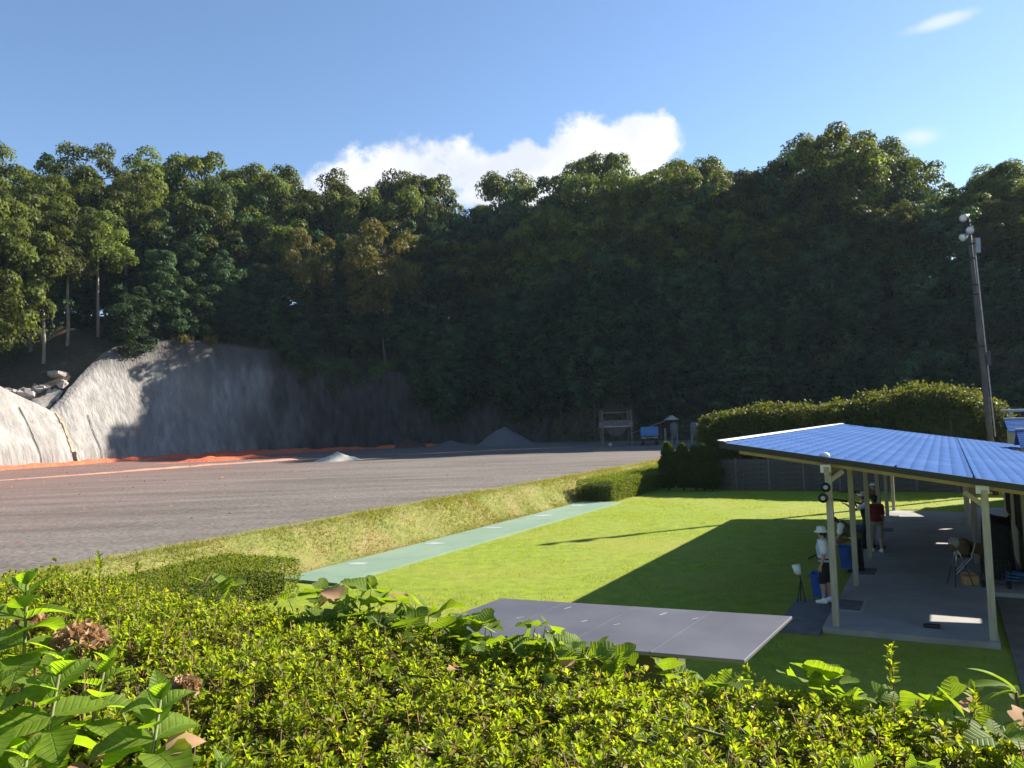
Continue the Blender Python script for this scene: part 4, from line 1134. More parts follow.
# floor
fl = MB(); fl.box((1.3, 10.25, 0.02), (3.1, 20.9, 0.2)); fo = fl.build('pavement', 'slab'); fo.location = P1; fo.rotation_euler = (0, 0, -AZ); tag(fo, kind='structure')
f2 = MB(); f2.box((5.9, 13.6, 0.0), (6.1, 18.2, 0.2)); f2o = f2.build('pavement', 'slab'); f2o.location = P1; f2o.rotation_euler = (0, 0, -AZ); tag(f2o, kind='structure')
f3 = MB(); f3.box((-0.72, 1.0, 0.0), (0.9, 3.0, 0.14)); f3o = f3.build('pavement', 'pad'); f3o.location = P1; f3o.rotation_euler = (0, 0, -AZ); tag(f3o, kind='structure')
f4 = MB(); f4.box((4.4, 0.0, -0.02), (2.8, 8.6, 0.12)); f4o = f4.build('ground', 'dirt'); f4o.location = P1; f4o.rotation_euler = (0, 0, -AZ); tag(f4o, kind='structure')
for i in range(5):
    v = 1.95 + 4.15 * i
    m = MB(); m.box((0.05, v, 0.1225), (0.66, 1.15, 0.005)); fr = m.build('station_frame', 'padframe', fo)
    m = MB(); m.box((0.03, v, 0.127), (0.56, 1.0, 0.006)); m.build('station_pad', 'pad', fr)

# ---------------------------------------------------------------- clubhouse behind the shelter
club = thing('clubhouse', 'cream-walled clubhouse under the lower end of the blue roof', 'building', P1, -AZ)
WU = 3.75; WV0, WV1 = 5.0, 13.4
wh = roof_z(WU) - 0.02
def wallbox(mb, v0_, v1_, z0_, z1_): return mb.box((WU + 0.08, (v0_ + v1_) / 2, (z0_ + z1_) / 2), (0.16, v1_ - v0_, z1_ - z0_))
m = MB()
wins = [(6.3, 8.6), (10.2, 12.2)]
prev = WV0
for a, b_ in wins:
    wallbox(m, prev, a, 0.1, wh); wallbox(m, a, b_, 0.1, 1.15); wallbox(m, a, b_, 2.35, wh); prev = b_
wallbox(m, prev, WV1, 0.1, wh)
m.box((WU + 2.2, WV0 + 0.08, 1.3), (4.0, 0.16, 2.4)); m.build('wall', 'wallcream', club)
for a, b_ in wins:
    m = MB(); c_ = (a + b_) / 2
    for (vc, zc_, dv, dz) in ((a + .03, 1.75, .06, 1.2), (b_ - .03, 1.75, .06, 1.2), (c_, 1.75, .05, 1.08), (c_, 1.18, b_ - a - .12, .06), (c_, 2.32, b_ - a - .12, .06)): m.box((WU + 0.03, vc, zc_), (0.09, dv, dz))
    wf = m.build('window', 'blackmetal', club)
    for k in (0, 1):
        m = MB(); m.box((WU + 0.05, a + (b_ - a) * (0.25 + 0.5 * k), 1.75), (0.012, (b_ - a) / 2 - 0.08, 1.06)); m.build('pane', 'glass', wf)
m = MB(); m.box((2.85, 14.3, 1.45), (0.08, 0.55, 2.4)); m.build('notice_panel', 'galv', club)

# raised gable of the clubhouse roof, and the neighbouring hut roof
gab = thing('roof_gable', 'small raised gable on the right end of the blue roof', 'roof', W(4.9, 17.5, 0), -AZ)
def gable(parent, L_, Wd, z0_, z1_, mat, wallm):
    m = MB(); hw = Wd / 2; ov = 0.25; th = 0.05
    for sgn in (-1, 1):
        n_ = 9
        for k in range(n_):
            a = k / n_; b_ = (k + 1) / n_
            pts = [(-L_ / 2, sgn * (hw + ov) * a, z1_ - (z1_ - z0_) * a + th), (L_ / 2, sgn * (hw + ov) * a, z1_ - (z1_ - z0_) * a + th), (L_ / 2, sgn * (hw + ov) * b_, z1_ - (z1_ - z0_) * b_ + th + .02), (-L_ / 2, sgn * (hw + ov) * b_, z1_ - (z1_ - z0_) * b_ + th + .02)]
            low = [(p[0], p[1], p[2] - th) for p in pts]
            m.add(pts + low, [(0, 1, 2, 3), (7, 6, 5, 4), (0, 4, 5, 1), (2, 6, 7, 3), (1, 5, 6, 2), (3, 7, 4, 0)])
    m.build('roof', mat, parent)
    m = MB(); m.tube([(-L_ / 2 - .03, 0, z1_ + .07), (L_ / 2 + .03, 0, z1_ + .07)], 0.06, 8); m.build('ridge_cap', 'galv', parent)
    m = MB(); m.add([(-L_ / 2 + .2, -hw, z0_ - .8), (-L_ / 2 + .2, hw, z0_ - .8), (-L_ / 2 + .2, hw, z0_), (-L_ / 2 + .2, 0, z1_ - .02), (-L_ / 2 + .2, -hw, z0_), (L_ / 2 - .2, -hw, z0_ - .8), (L_ / 2 - .2, hw, z0_ - .8), (L_ / 2 - .2, hw, z0_), (L_ / 2 - .2, 0, z1_ - .02), (L_ / 2 - .2, -hw, z0_)],
                    [(0, 4, 3, 2, 1), (5, 6, 7, 8, 9), (0, 1, 6, 5), (1, 2, 7, 6), (0, 5, 9, 4)]); m.build('wall', wallm, parent)
gable(gab, 3.6, 2.6, 2.95, 3.55, 'roofblue', 'wallcream')
gab.location = W(6.3, 17.5, 0.0)
hut = thing('hut', 'hut with a bright blue roof at the right edge behind the shelter', 'building', W(6.6, 25.6, 0), -AZ)
gable(hut, 4.0, 4.2, 3.35, 3.85, 'roofblue', 'wallcream')
m = MB(); m.box((0, 0, 1.2), (3.5, 4.1, 2.6)); m.build('lower_wall', 'wallcream', hut)
m = MB(); m.tube([W(4.6, 28, 4.3), W(9, 28, 4.3)], 0.07, 8); m.tube([W(5.0, 28, -0.1), W(5.0, 28, 4.3)], 0.05, 8); m.tube([W(8.5, 28, -0.1), W(8.5, 28, 4.3)], 0.05, 8)
tag(m.build('pipe_rail', 'galv'), 'grey horizontal pipe on legs behind the hut at the right edge', 'rail')

# ---------------------------------------------------------------- floodlight pole
pole = thing('floodlight_pole', 'tall weathered pole with bright floodlights at its top', 'lamp post', (24.5, 39.6, 0))
lean = Vector((-0.035, 0, 1))
pp = lambda z: Vector((-0.5 * (z / 14.5), 0, z))
m = MB(); m.tube([pp(-0.3), pp(5), pp(10), pp(14.3)], [0.145, 0.135, 0.115, 0.09], 12); m.build('pole', 'polemat', pole, True)
m = MB(); m.tube([pp(3) + Vector((.24, -.05, 0)), pp(9) + Vector((.2, -.05, 0)), pp(12.6) + Vector((.17, -.05, 0))], 0.03, 6); m.build('conduit', 'galv', pole)
m = MB(); m.box(pp(12.9) + Vector((.3, -0.05, 0)), (0.26, 0.2, 0.75)); m.build('control_box', 'galv', pole, bevel=0.01)
m = MB(); m.box(pp(7.0) + Vector((.28, -0.05, 0)), (0.2, 0.16, 0.7)); m.build('meter_box', 'polemat', pole, bevel=0.01)
for z in (7.6, 10.3, 10.8, 12.2): m = MB(); m.tube([pp(z), pp(z + .08)], 0.19, 12); m.build('band', 'blackmetal', pole)
m = MB()
for z in (13.0, 13.6, 14.1): m.bar(pp(z) + Vector((-.65, -.1, 0)), pp(z) + Vector((.25, -.1, 0)), 0.07)
m.bar(pp(12.9) + Vector((-.3, -.1, 0)), pp(14.3) + Vector((-.3, -.1, 0)), 0.06); m.build('bracket', 'blackmetal', pole)
for (dx, dz, ax_) in ((-0.62, 14.35, (-0.75, -0.55, -0.35)), (-0.38, 13.7, (-0.6, -0.7, -0.4)), (-0.72, 13.35, (-0.85, -0.3, -0.4))):
    c_ = pp(dz) + Vector((dx + .3, -0.25, 0)); a = Vector(ax_).normalized()
    m = MB(); m.tube([c_ - a * 0.25, c_ - a * .12, c_ + a * .05, c_ + a * .18], [0.07, 0.12, 0.20, 0.24], 14, cap=False); fl_ = m.build('floodlight', 'steel', pole, True)
    m = MB(); m.tube([c_ + a * .165, c_ + a * .17], [0.19, 0.19], 14); m.build('lens', 'whiteplastic', fl_, True)  # white lens colour stands in for sun glints
    m = MB(); m.tube([c_ - a * 0.45, c_ - a * .25], 0.085, 10); m.build('ballast_housing', 'blackmetal', fl_, True)

# ---------------------------------------------------------------- low shed with the flat grey roof in front of the hedge
shed = thing('low_shed', 'low shed with a flat dark grey sheet roof, below the near hedge', 'shed', (1.22, 11.65, 0), radians(-23.1))
m = MB(); m.box((0, 0, 1.455), (4.78, 2.36, 0.05)); 
m.v = [(p[0] + 0.18 * p[1], p[1], p[2]) for p in m.v]; sr = m.build('roof', 'shedroof', shed, bevel=0.01)
m = MB(); m.box((-0.45, 0.4, 0.68), (2.9, 1.3, 1.48)); m.build('wall', 'shedwall', shed)
for x_ in (-1.2, 0.0, 1.2): m = MB(); m.bar((x_ - 0.21, -1.17, 1.482), (x_ + 0.21, 1.17, 1.4815), 0.03, 0.003); m.build('lap_joint', 'shedroof', sr)
r4 = random.Random(4)
for k in range(7):
    x_ = -1.9 + 0.52 * k; y_ = r4.uniform(-0.2, 0.8); a = r4.uniform(0.9, 1.2); l_ = r4.uniform(0.1, 0.2)
    m = MB(); m.bar((x_, y_, 1.483), (x_ + l_ * cos(a), y_ + l_ * sin(a), 1.483), 0.012, 0.004); m.build('glint_dash', 'pale_glint', sr)  # pale dashes painted as light glints on the roof sheet

# ---------------------------------------------------------------- things at the firing stations
def bin_(u, v, h_, rz, label):
    root = thing('plastic_bin', label, 'bin', W(u, v, 0.12), -AZ + rz, 'blue bins at the firing stations')
    a, b_ = 0.19, 0.23; t_ = 0.012; m = MB(); V_ = []; 
    out0 = [(-a, -a), (a, -a), (a, a), (-a, a)]
    V_ += [(x, y, 0) for x, y in out0] + [(x * b_ / a, y * b_ / a, h_) for x, y in out0] + [(x * (b_ - t_) / a, y * (b_ - t_) / a, h_) for x, y in out0] + [(x * (a - t_) / a, y * (a - t_) / a, 0.015) for x, y in out0]
    F_ = [(3, 2, 1, 0)]
    for k in range(4):
        k2 = (k + 1) % 4; F_ += [(k, k2, 4 + k2, 4 + k), (4 + k, 4 + k2, 8 + k2, 8 + k), (8 + k, 8 + k2, 12 + k2, 12 + k)]
    F_.append((12, 13, 14, 15)); m.add(V_, F_); m.build('body', 'bluebin', root)
    m = MB()
    for (cx, cy, dx, dy) in ((0, b_ + .01, 2 * b_ + .05, .022), (0, -b_ - .01, 2 * b_ + .05, .022), (b_ + .01, 0, .022, 2 * b_ - .004), (-b_ - .01, 0, .022, 2 * b_ - .004)): m.box((cx, cy, h_ - .012), (dx, dy, .04))
    m.build('rim', 'bluebin', root)
    for k in range(4):
        for s_ in (-.1, 0, .1):
            m = MB(); R_ = Matrix.Rotation(k * pi / 2, 3, 'Z'); p0 = R_ @ Vector((s_, -a - .004, .05)); p1_ = R_ @ Vector((s_ * b_ / a, -b_ - .002, h_ - .06)); m.bar(p0, p1_, 0.012); m.build('rib', 'bluebin', root)
    return root
bin_(-0.62, 2.75, 0.52, 0.0, 'blue plastic bin beside the shooter in the white hat')
bin_(-0.42, 6.55, 0.58, 0.1, 'blue plastic bin in front of the bending shooter')
bin_(-0.35, 10.9, 0.60, 0.05, 'blue plastic bin beside the shooter in the maroon shirt')

for i, (u, v) in enumerate(((-1.0, 2.1), (-1.0, 6.2), (-1.0, 10.4))):
    lab = ['white microphone on a thin stand by the nearest firing station', 'white microphone on a stand beyond the shooter in the white hat', 'white microphone on a stand at the third firing station'][i]
    root = thing('microphone_stand', lab, 'microphone', W(u, v, 0), -AZ, 'voice-release microphones')
    m = MB(); m.tube([(0.1, 0, 0), (-0.02, 0, 0.72)], 0.014, 6); m.tube([(-.1, -.06, 0), (0.0, 0, 0.6)], 0.012, 6); m.tube([(-.05, .12, 0), (0.0, 0, 0.6)], 0.012, 6); m.build('stand', 'blackmetal', root)
    m = MB(); m.tube([(-0.02, 0, .70), (-0.05, -.0, .76), (-0.09, 0, .94)], [0.03, 0.085, 0.10], 12); m.build('shade', 'whiteplastic', root, True)

# ---------------------------------------------------------------- people (local +X is where they face)
def remesh(o, vox=0.011):
    m = o.modifiers.new('remesh', 'REMESH'); m.mode = 'VOXEL'; m.voxel_size = vox; m.use_smooth_shade = True
    s_ = o.modifiers.new('smooth', 'SMOOTH'); s_.iterations = 3; s_.factor = 0.5
    return o


def hand(m, w, d, up, side, r=0.0085, curl=0.5):
    """palm and five bent fingers; d points along the hand, up is the back of the hand"""
    d = Vector(d).normalized(); s_ = d.cross(Vector(up)).normalized() * side; n_ = s_.cross(d) * side
    w = Vector(w); pal = w + d * 0.085
    for k in (-1, 0, 1): m.capsule(w + s_ * (0.012 * k) + d * .01, pal + s_ * (0.024 * k), 0.019, 0.016, 8)
    for k, ln_ in enumerate((0.066, 0.076, 0.071, 0.055)):
        a = pal + s_ * (0.031 - 0.0205 * k); b_ = a + (d * cos(curl * .5) - n_ * sin(curl * .5)) * ln_ * .5; c_ = b_ + (d * cos(curl * 1.4) - n_ * sin(curl * 1.4)) * ln_ * .5
        m.capsule(a, b_, r, r * .95, 7); m.capsule(b_, c_, r * .95, r * .8, 7)
    a = w + d * 0.025 + s_ * 0.028; b_ = a + (d * .7 + s_ * .7) * 0.035; c_ = b_ + (d * .9 + s_ * .25 - n_ * .3) * 0.032
    m.capsule(a, b_, r * 1.25, r * 1.1, 7); m.capsule(b_, c_, r * 1.1, r * .9, 7)


def person(label, loc, rz, J, top, bottom, sleeve='short', long_trousers=False, hat=None, hair='hairdark', vest=None, shoe='clothblack', belt=None, muffs=False):
    """J: joints; each limb tapers, the trunk is one surface with neck and head"""
    root = thing('person', label, 'person', loc, rz)
    V3 = {k: Vector(v) for k, v in J.items() if hasattr(v, '__len__')}
    hips, chest, neck, head = V3['hips'], V3['chest'], V3['neck'], V3['head']
    fd = (V3['face'] - head).normalized(); updir = (head - neck).normalized(); sd = updir.cross(fd).normalized()
    m = MB()
    m.capsule(hips + Vector((0, -.07, 0)), hips + Vector((0, .07, 0)), .115, .115, 12)
    m.capsule(hips, chest, .125, .135, 14)
    m.capsule(V3['shl'], V3['shr'], .075, .075, 12); m.capsule(chest + sd * .06, chest - sd * .06, .12, .12, 12)
    m.capsule(chest, neck, .10, .055, 12); m.capsule(neck, head - updir * .03, .052, .05, 10)
    # head: skull, jaw, nose, ears
    m.ball(head + updir * .015, (.088, .078, .105), 16, 12); m.capsule(head - updir * .055 + fd * .03, head - updir * .08 + fd * .05, .055, .04, 10)
    m.capsule(head + fd * .082 + updir * .005, head + fd * .102 - updir * .03, .011, .016, 8)
    for s_ in (-1, 1): m.capsule(head + sd * (.08 * s_) - updir * .02, head + sd * (.088 * s_) + updir * .025, .014, .018, 7)
    m.capsule(head + fd * .075 - updir * .06 + sd * .02, head + fd * .075 - updir * .06 - sd * .02, .012, .012, 7)
    for s_, sh, el, wr, hd_ in ((1, 'shl', 'ell', 'wrl', 'hdl'), (-1, 'shr', 'elr', 'wrr', 'hdr')):
        m.capsule(V3[sh], V3[el], .056, .042, 10); m.capsule(V3[el], V3[wr], .043, .028, 10)
        hand(m, V3[wr], V3[hd_], J.get('palm' + hd_, (0, s_, 0.001)), s_, curl=J.get('curl', .6))
    for s_, hp, kn, an in ((1, 'hpl', 'knl', 'anl'), (-1, 'hpr', 'knr', 'anr')):
        m.capsule(V3[hp], V3[kn], .092, .062, 12); m.capsule(V3[kn], V3[kn].lerp(V3[an], .4) + Vector((-.015, 0, 0)), .06, .058, 12); m.capsule(V3[kn].lerp(V3[an], .35) + Vector((-.012, 0, 0)), V3[an], .057, .038, 12)
        m.capsule(V3[an] + Vector((0, 0, -.03)), V3[an] + Vector((.12, 0, -.055)), .04, .034, 10)
    b = remesh(m.build('body', 'skin', root, True), 0.009)
    # eyes
    for s_ in (-1, 1):
        e = MB(); e.ball(head + fd * .080 + sd * (.031 * s_) + updir * .012, .0105, 8, 6); e.build('eye', 'whiteplastic', root, True)
        e = MB(); e.ball(head + fd * .0875 + sd * (.031 * s_) + updir * .012, .006, 8, 6); e.build('iris', 'blackmetal', root, True)
    # hair
    if hair:
        e = MB(); e.ball(head + updir * .035 - fd * .018, (.098, .09, .10), 16, 10); e.capsule(head - fd * .05, head - fd * .045 - updir * .06, .07, .05, 10)
        remesh(e.build('hair', hair, root, True), 0.012)
    # shirt
    m = MB(); g = .022
    m.capsule(hips + Vector((0, -.06, .06)), hips + Vector((0, .06, .06)), .125 + g, .125 + g, 12)
    m.capsule(hips + Vector((0, 0, .04)), chest, .125 + g, .14 + g, 14); m.capsule(chest + sd * .06, chest - sd * .06, .125 + g, .125 + g, 12)
    m.capsule(V3['shl'], V3['shr'], .078 + g, .078 + g, 12); m.capsule(chest, chest.lerp(neck, .72), .11 + g, .06 + g, 12)
    for sh, el, wr in (('shl', 'ell', 'wrl'), ('shr', 'elr', 'wrr')):
        if sleeve == 'short': m.capsule(V3[sh], V3[sh].lerp(V3[el], .62), .062 + g, .058 + g, 10)
        else: m.capsule(V3[sh], V3[el], .06 + g, .048 + g, 10); m.capsule(V3[el], V3[el].lerp(V3[wr], .92), .05 + g, .036 + g, 10)
    remesh(m.build('shirt', top, root, True), 0.014)
    if vest:
        m = MB(); g2 = g + .016
        m.capsule(hips + Vector((0, -.06, .1)), hips + Vector((0, .06, .1)), .125 + g2, .125 + g2, 12); m.capsule(hips + Vector((0, 0, .08)), chest, .125 + g2, .14 + g2, 14); m.capsule(chest + sd * .07, chest - sd * .07, .12 + g2, .12 + g2, 12)
        m.capsule(V3['shl'].lerp(V3['shr'], .2), V3['shl'].lerp(V3['shr'], .8), .078 + g2, .078 + g2, 12)
        remesh(m.build('vest', vest, root, True), 0.014)
    m = MB()
    m.capsule(hips + Vector((0, -.075, 0)), hips + Vector((0, .075, 0)), .14, .14, 12)
    for hp, kn, an in (('hpl', 'knl', 'anl'), ('hpr', 'knr', 'anr')):
        if long_trousers: m.capsule(V3[hp], V3[kn], .112, .085, 12); m.capsule(V3[kn], V3[kn].lerp(V3[an], .95), .086, .07, 12)
        else: m.capsule(V3[hp], V3[hp].lerp(V3[kn], .92), .112, .098, 12)
    remesh(m.build('trousers' if long_trousers else 'shorts', bottom, root, True), 0.014)
    for an in ('anl', 'anr'):
        m = MB(); m.capsule(V3[an] + Vector((-.03, 0, -.035)), V3[an] + Vector((.15, 0, -.05)), .056, .045, 10); m.capsule(V3[an] + Vector((0, 0, .02)), V3[an] + Vector((0, 0, -.03)), .05, .055, 10)
        o = remesh(m.build('shoe', shoe, root, True), 0.012)
    if belt:
        m = MB(); zc_ = hips + Vector((0, 0, .1)); n_ = 24; m.tube([zc_ + Vector((.165 * cos(2 * pi * k / n_), .215 * sin(2 * pi * k / n_), 0)) for k in range(n_ + 1)], .022, 6); m.build('belt', belt, root, True)
        m = MB(); m.box(zc_ + Vector((0.05, -.235, -.1)), (.17, .07, .19)); m.build('cartridge_pouch', belt, root, bevel=.02)
    if hat:
        kind_, mat_ = hat; c_ = head + updir * .075
        ax_ = (fd, sd, updir)
        def ring(r1, r2, z_, n_=20): return [c_ + fd * (r1 * cos(2 * pi * k / n_)) + sd * (r2 * sin(2 * pi * k / n_)) + updir * z_ for k in range(n_)]
        m = MB(); n_ = 20
        if kind_ == 'bucket': R = [ring(.175, .16, -.045), ring(.115, .105, -.01), ring(.108, .098, .0), ring(.1, .09, .06), ring(.07, .06, .085), ring(.01, .01, .09)]
        else: R = [ring(.11, .1, -.02), ring(.112, .102, .0), ring(.1, .092, .05), ring(.06, .055, .078), ring(.01, .01, .084)]
        vs = [q for r_ in R for q in r_]; fs = [(i * n_ + k, i * n_ + (k + 1) % n_, (i + 1) * n_ + (k + 1) % n_, (i + 1) * n_ + k) for i in range(len(R) - 1) for k in range(n_)] + [tuple((len(R) - 1) * n_ + k for k in range(n_))]
        m.add(vs, fs); ho = m.build('hat' if kind_ == 'bucket' else 'cap', mat_, root, True)
        sol = ho.modifiers.new('thick', 'SOLIDIFY'); sol.thickness = .005
        if kind_ == 'cap':
            m = MB(); a = [c_ + fd * (.09 + .10 * sin(pi * k / 8)) + sd * (.085 * cos(pi * k / 8)) - updir * (.012 + .02 * sin(pi * k / 8)) for k in range(9)]; b2_ = [c_ + fd * (.085 * sin(pi * k / 8) + .02) + sd * (.09 * cos(pi * k / 8)) for k in range(9)]
            m.add(a + b2_, [(k, k + 1, 9 + k + 1, 9 + k) for k in range(8)]); vo = m.build('peak', mat_, ho, True); s2 = vo.modifiers.new('thick', 'SOLIDIFY'); s2.thickness = .006
    if muffs:
        for s_ in (-1, 1):
            m = MB(); m.tube([head + sd * (.075 * s_), head + sd * (.12 * s_)], [.045, .04], 12); m.build('ear_muff', 'blackmetal', root, True)
    return root


def stand(lean_=0.0, h=1.70, sx=0.0):
    k = h / 1.70; c_ = lambda *a: (a[0] * k, a[1] * k, a[2] * k)
    return dict(hips=c_(0, 0, .92), chest=c_(lean_ * .35, 0, 1.27), neck=c_(lean_ * .5, 0, 1.46), head=c_(lean_ * .6 + .01, 0, 1.585), face=c_(lean_ * .6 + 1, 0, 1.55),
                shl=c_(lean_ * .4, .175, 1.38), shr=c_(lean_ * .4, -.175, 1.38), ell=c_(lean_ * .3 - .02, .23, 1.1), elr=c_(lean_ * .3 - .02, -.23, 1.1), wrl=c_(lean_ * .3 + .06, .22, .86), wrr=c_(lean_ * .3 + .06, -.22, .86), hdl=(0.15, 0, -1), hdr=(0.15, 0, -1),
                hpl=c_(0, .095, .88), hpr=c_(0, -.095, .88), knl=c_(.03 + sx, .11, .49), knr=c_(.03 - sx, -.11, .49), anl=c_(sx, .12, .09), anr=c_(-sx, -.12, .09))


FACE_L = -AZ + pi                      # facing the lawn: local +X towards -U
j1 = stand(0.05, 1.72, 0.05)
person('standing shooter in white bucket hat, white shirt and black shorts by the nearest post', W(-0.42, 2.0, 0.12), FACE_L, j1, 'clothwhite', 'clothblack', hat=('bucket', 'clothwhite'), vest='clothpale', shoe='clothwhite', belt='clothblack', muffs=True)

j2 = stand(0.0, 1.68, 0.08)
j2.update(chest=(.30, 0, 1.17), neck=(.45, 0, 1.30), head=(.55, 0, 1.37), face=(1.4, 0, .75), shl=(.36, .175, 1.26), shr=(.36, -.175, 1.26), ell=(.42, .22, 1.0), elr=(.42, -.22, 1.0), wrl=(.55, .12, .82), wrr=(.52, -.12, .80), hdl=(.6, -.2, -.7), hdr=(.6, .2, -.7))
person('stooping shooter with brown hair, white sleeves and olive vest at the second station', W(-0.12, 6.0, 0.12), FACE_L, j2, 'clothwhite', 'clothblack', sleeve='short', long_trousers=True, hair='hairbrown', vest='clotholive')

j3 = stand(0.10, 1.72, 0.14)
j3.update(ell=(.38, .22, 1.24), wrl=(.62, .06, 1.42), elr=(.20, -.34, 1.22), wrr=(.33, -.12, 1.42), hdl=(.8, -.3, .15), hdr=(.7, .45, .1), palmhdl=(0, .3, -1), palmhdr=(0, -1, .2), curl=1.2, head=(.09, -.03, 1.59))
person('shooter in black vest and pale cap raising a shotgun at the third station', W(-0.18, 10.1, 0.12), FACE_L + 0.2, j3, 'clothwhite', 'clothblack', sleeve='short', long_trousers=True, hat=('cap', 'clothwhite'), vest='clothblack', muffs=True)
person('standing man in maroon shirt, grey shorts and dark cap seen from behind', W(0.12, 9.35, 0.12), -AZ + pi * 0.62, stand(0.02, 1.74, 0.06), 'clothmaroon', 'clothgrey', hat=('cap', 'clothblack'), shoe='clothwhite')
j5 = stand(0.08, 1.70, 0.1)
j5.update(ell=(.34, .22, 1.2), wrl=(.58, .06, 1.32), elr=(.2, -.3, 1.2), wrr=(.32, -.12, 1.34), hdl=(.8, -.3, .15), hdr=(.7, .45, .1), curl=1.1)
person('farthest shooter in dark clothes and white cap at the fourth station', W(-0.2, 14.3, 0.12), FACE_L, j5, 'clothbrown', 'clothgrey', long_trousers=True, hat=('cap', 'clothwhite'), vest='clotholive')


def shotgun(label, loc, rz, pitch_):
    root = thing('shotgun', label, 'shotgun', loc, rz); root.rotation_euler = (0, -pitch_, rz)
    m = MB(); m.tube([(0.2, 0, .012), (0.92, 0, .012)], .013, 8); m.tube([(0.2, 0, -.013), (0.92, 0, -.013)], .013, 8); m.build('barrels', 'blackmetal', root, True)
    m = MB(); m.box((0.11, 0, -.005), (0.2, .04, .065)); m.build('receiver', 'steel', root, bevel=.006)
    m = MB(); m.add([(.01, -.018, .025), (.01, .018, .025), (.01, .018, -.035), (.01, -.018, -.035), (-.36, -.02, .0), (-.36, .02, .0), (-.36, .02, -.13), (-.36, -.02, -.13)], [(0, 1, 2, 3), (7, 6, 5, 4), (0, 4, 5, 1), (1, 5, 6, 2), (2, 6, 7, 3), (3, 7, 4, 0)]); m.build('stock', 'gunwood', root, bevel=.008)
    m = MB(); m.box((0.34, 0, -.035), (0.24, .042, .035)); m.build('fore_end', 'gunwood', root, bevel=.01)
    return root


q3 = W(-0.18, 10.1, 0.12); R3 = FACE_L + 0.2
shotgun('shotgun raised by the shooter in the black vest', (q3.x + .33 * cos(R3), q3.y + .33 * sin(R3), 0.12 + 1.475), R3, 0.14)
q5 = W(-0.2, 14.3, 0.12); shotgun('shotgun held level by the farthest shooter', (q5.x + .32 * cos(FACE_L), q5.y + .32 * sin(FACE_L), 1.50), FACE_L, 0.02)
q2 = W(-0.12, 6.0, 0.12); shotgun('shotgun held low by the stooping shooter', (q2.x + .50 * cos(FACE_L), q2.y + .50 * sin(FACE_L), 0.88), FACE_L, -0.55)

# ---------------------------------------------------------------- clutter by the back posts
def chair(u, v, rz, label, mat='clothbrown'):
    root = thing('folding_chair', label, 'chair', W(u, v, 0.12), -AZ + rz)
    for sx in (-1, 1):
        for (a, b_) in (((-.2, .24 * sx, 0), (.2, .24 * sx, .46)), ((.22, .24 * sx, 0), (-.16, .24 * sx, .46))): m = MB(); m.tube([a, b_], .012, 6); m.build('leg', 'steel', root)
        m = MB(); m.tube([(-.16, .24 * sx, .44), (-.27, .24 * sx, .86)], .012, 6); m.build('back_post', 'steel', root)
    m = MB(); m.box((0.02, 0, .455), (.42, .46, .025)); m.build('seat', mat, root, bevel=.01)
    m = MB(); m.bar((-.19, 0, .56), (-.265, 0, .84), .46, .02); m.build('backrest', mat, root)
    return root


chair(2.42, 6.6, pi, 'folding chair with a brown seat beside the back post')
bag = thing('rucksack', 'tan and white rucksack lying on the folding chair', 'bag', W(2.42, 6.6, 0.60), -AZ)
m = MB(); m.ball((0, 0, .21), (.19, .17, .25), 14, 10); m.v = [(p[0] * (1 + .15 * float(fbm(p[2] * 6, p[1] * 6))), p[1], max(p[2], 0.0)) for p in m.v]; m.build('sack', 'clothbrown', bag, True)
m = MB(); m.ball((-.15, -.02, .14), (.08, .12, .12), 12, 8); m.build('pocket', 'clothwhite', bag, True)
m = MB(); m.tube([(.1, .1, .02), (.22, .1, .2), (.08, .1, .42)], .014, 6); m.tube([(.1, -.1, .02), (.22, -.1, .2), (.08, -.1, .42)], .014, 6); m.build('straps', 'clothblack', bag, True)
tri = thing('tripod', 'slim metal tripod standing in front of the folding chair', 'tripod', W(2.25, 4.9, 0.12), -AZ)
m = MB(); m.box((0, 0, .98), (.08, .06, .08)); m.build('head', 'blackmetal', tri, bevel=.01)
for k in range(3):
    a = 2 * pi * k / 3 + 2.4; m = MB(); m.tube([(0, 0, .96), (.17 * cos(a), .17 * sin(a), .5)], .016, 8); lg = m.build('leg', 'steel', tri, True); m = MB(); m.tube([(.17 * cos(a), .17 * sin(a), .5), (.34 * cos(a), .34 * sin(a), 0.01)], .011, 8); m.build('lower_tube', 'blackmetal', lg, True)
spot = thing('camera_bag', 'small tan and grey bag hanging from the tripod head', 'bag', W(2.2, 4.86, 1.14), -AZ)
m = MB(); m.ball((0, 0, .05), (.13, .11, .15), 12, 8); m.build('pouch', 'clothgrey', spot, True)
m = MB(); m.ball((-.05, -.05, -.07), (.09, .09, .10), 12, 8); m.build('flap', 'clothbrown', spot, True)
cb_ = thing('cardboard_box', 'small open cardboard box on the floor by the back post', 'box', W(2.5, 5.25, 0.12), -AZ + .2)
m = MB()
for (cx, cy, dx, dy) in ((0, .13, .34, .01), (0, -.13, .34, .01), (.165, 0, .01, .25), (-.165, 0, .01, .25)): m.box((cx, cy, .11), (dx, dy, .22))
m.box((0, 0, .006), (.32, .25, .01)); m.build('body', 'cardboard', cb_)
for sgn in (-1, 1): m = MB(); m.bar((0, .136 * sgn, .22), (0, .21 * sgn, .26), .33, .006); m.build('flap', 'cardboard', cb_)
cage = thing('wire_trolley', 'dark wire trolley standing behind the back post', 'trolley', W(3.05, 5.1, 0.12), -AZ)
m = MB()
for k in range(8): m.tube([(-.3 + .086 * k, -.25, .12), (-.3 + .086 * k, -.25, .6)], .006, 5); m.tube([(-.3 + .086 * k, .25, .12), (-.3 + .086 * k, .25, .6)], .006, 5)
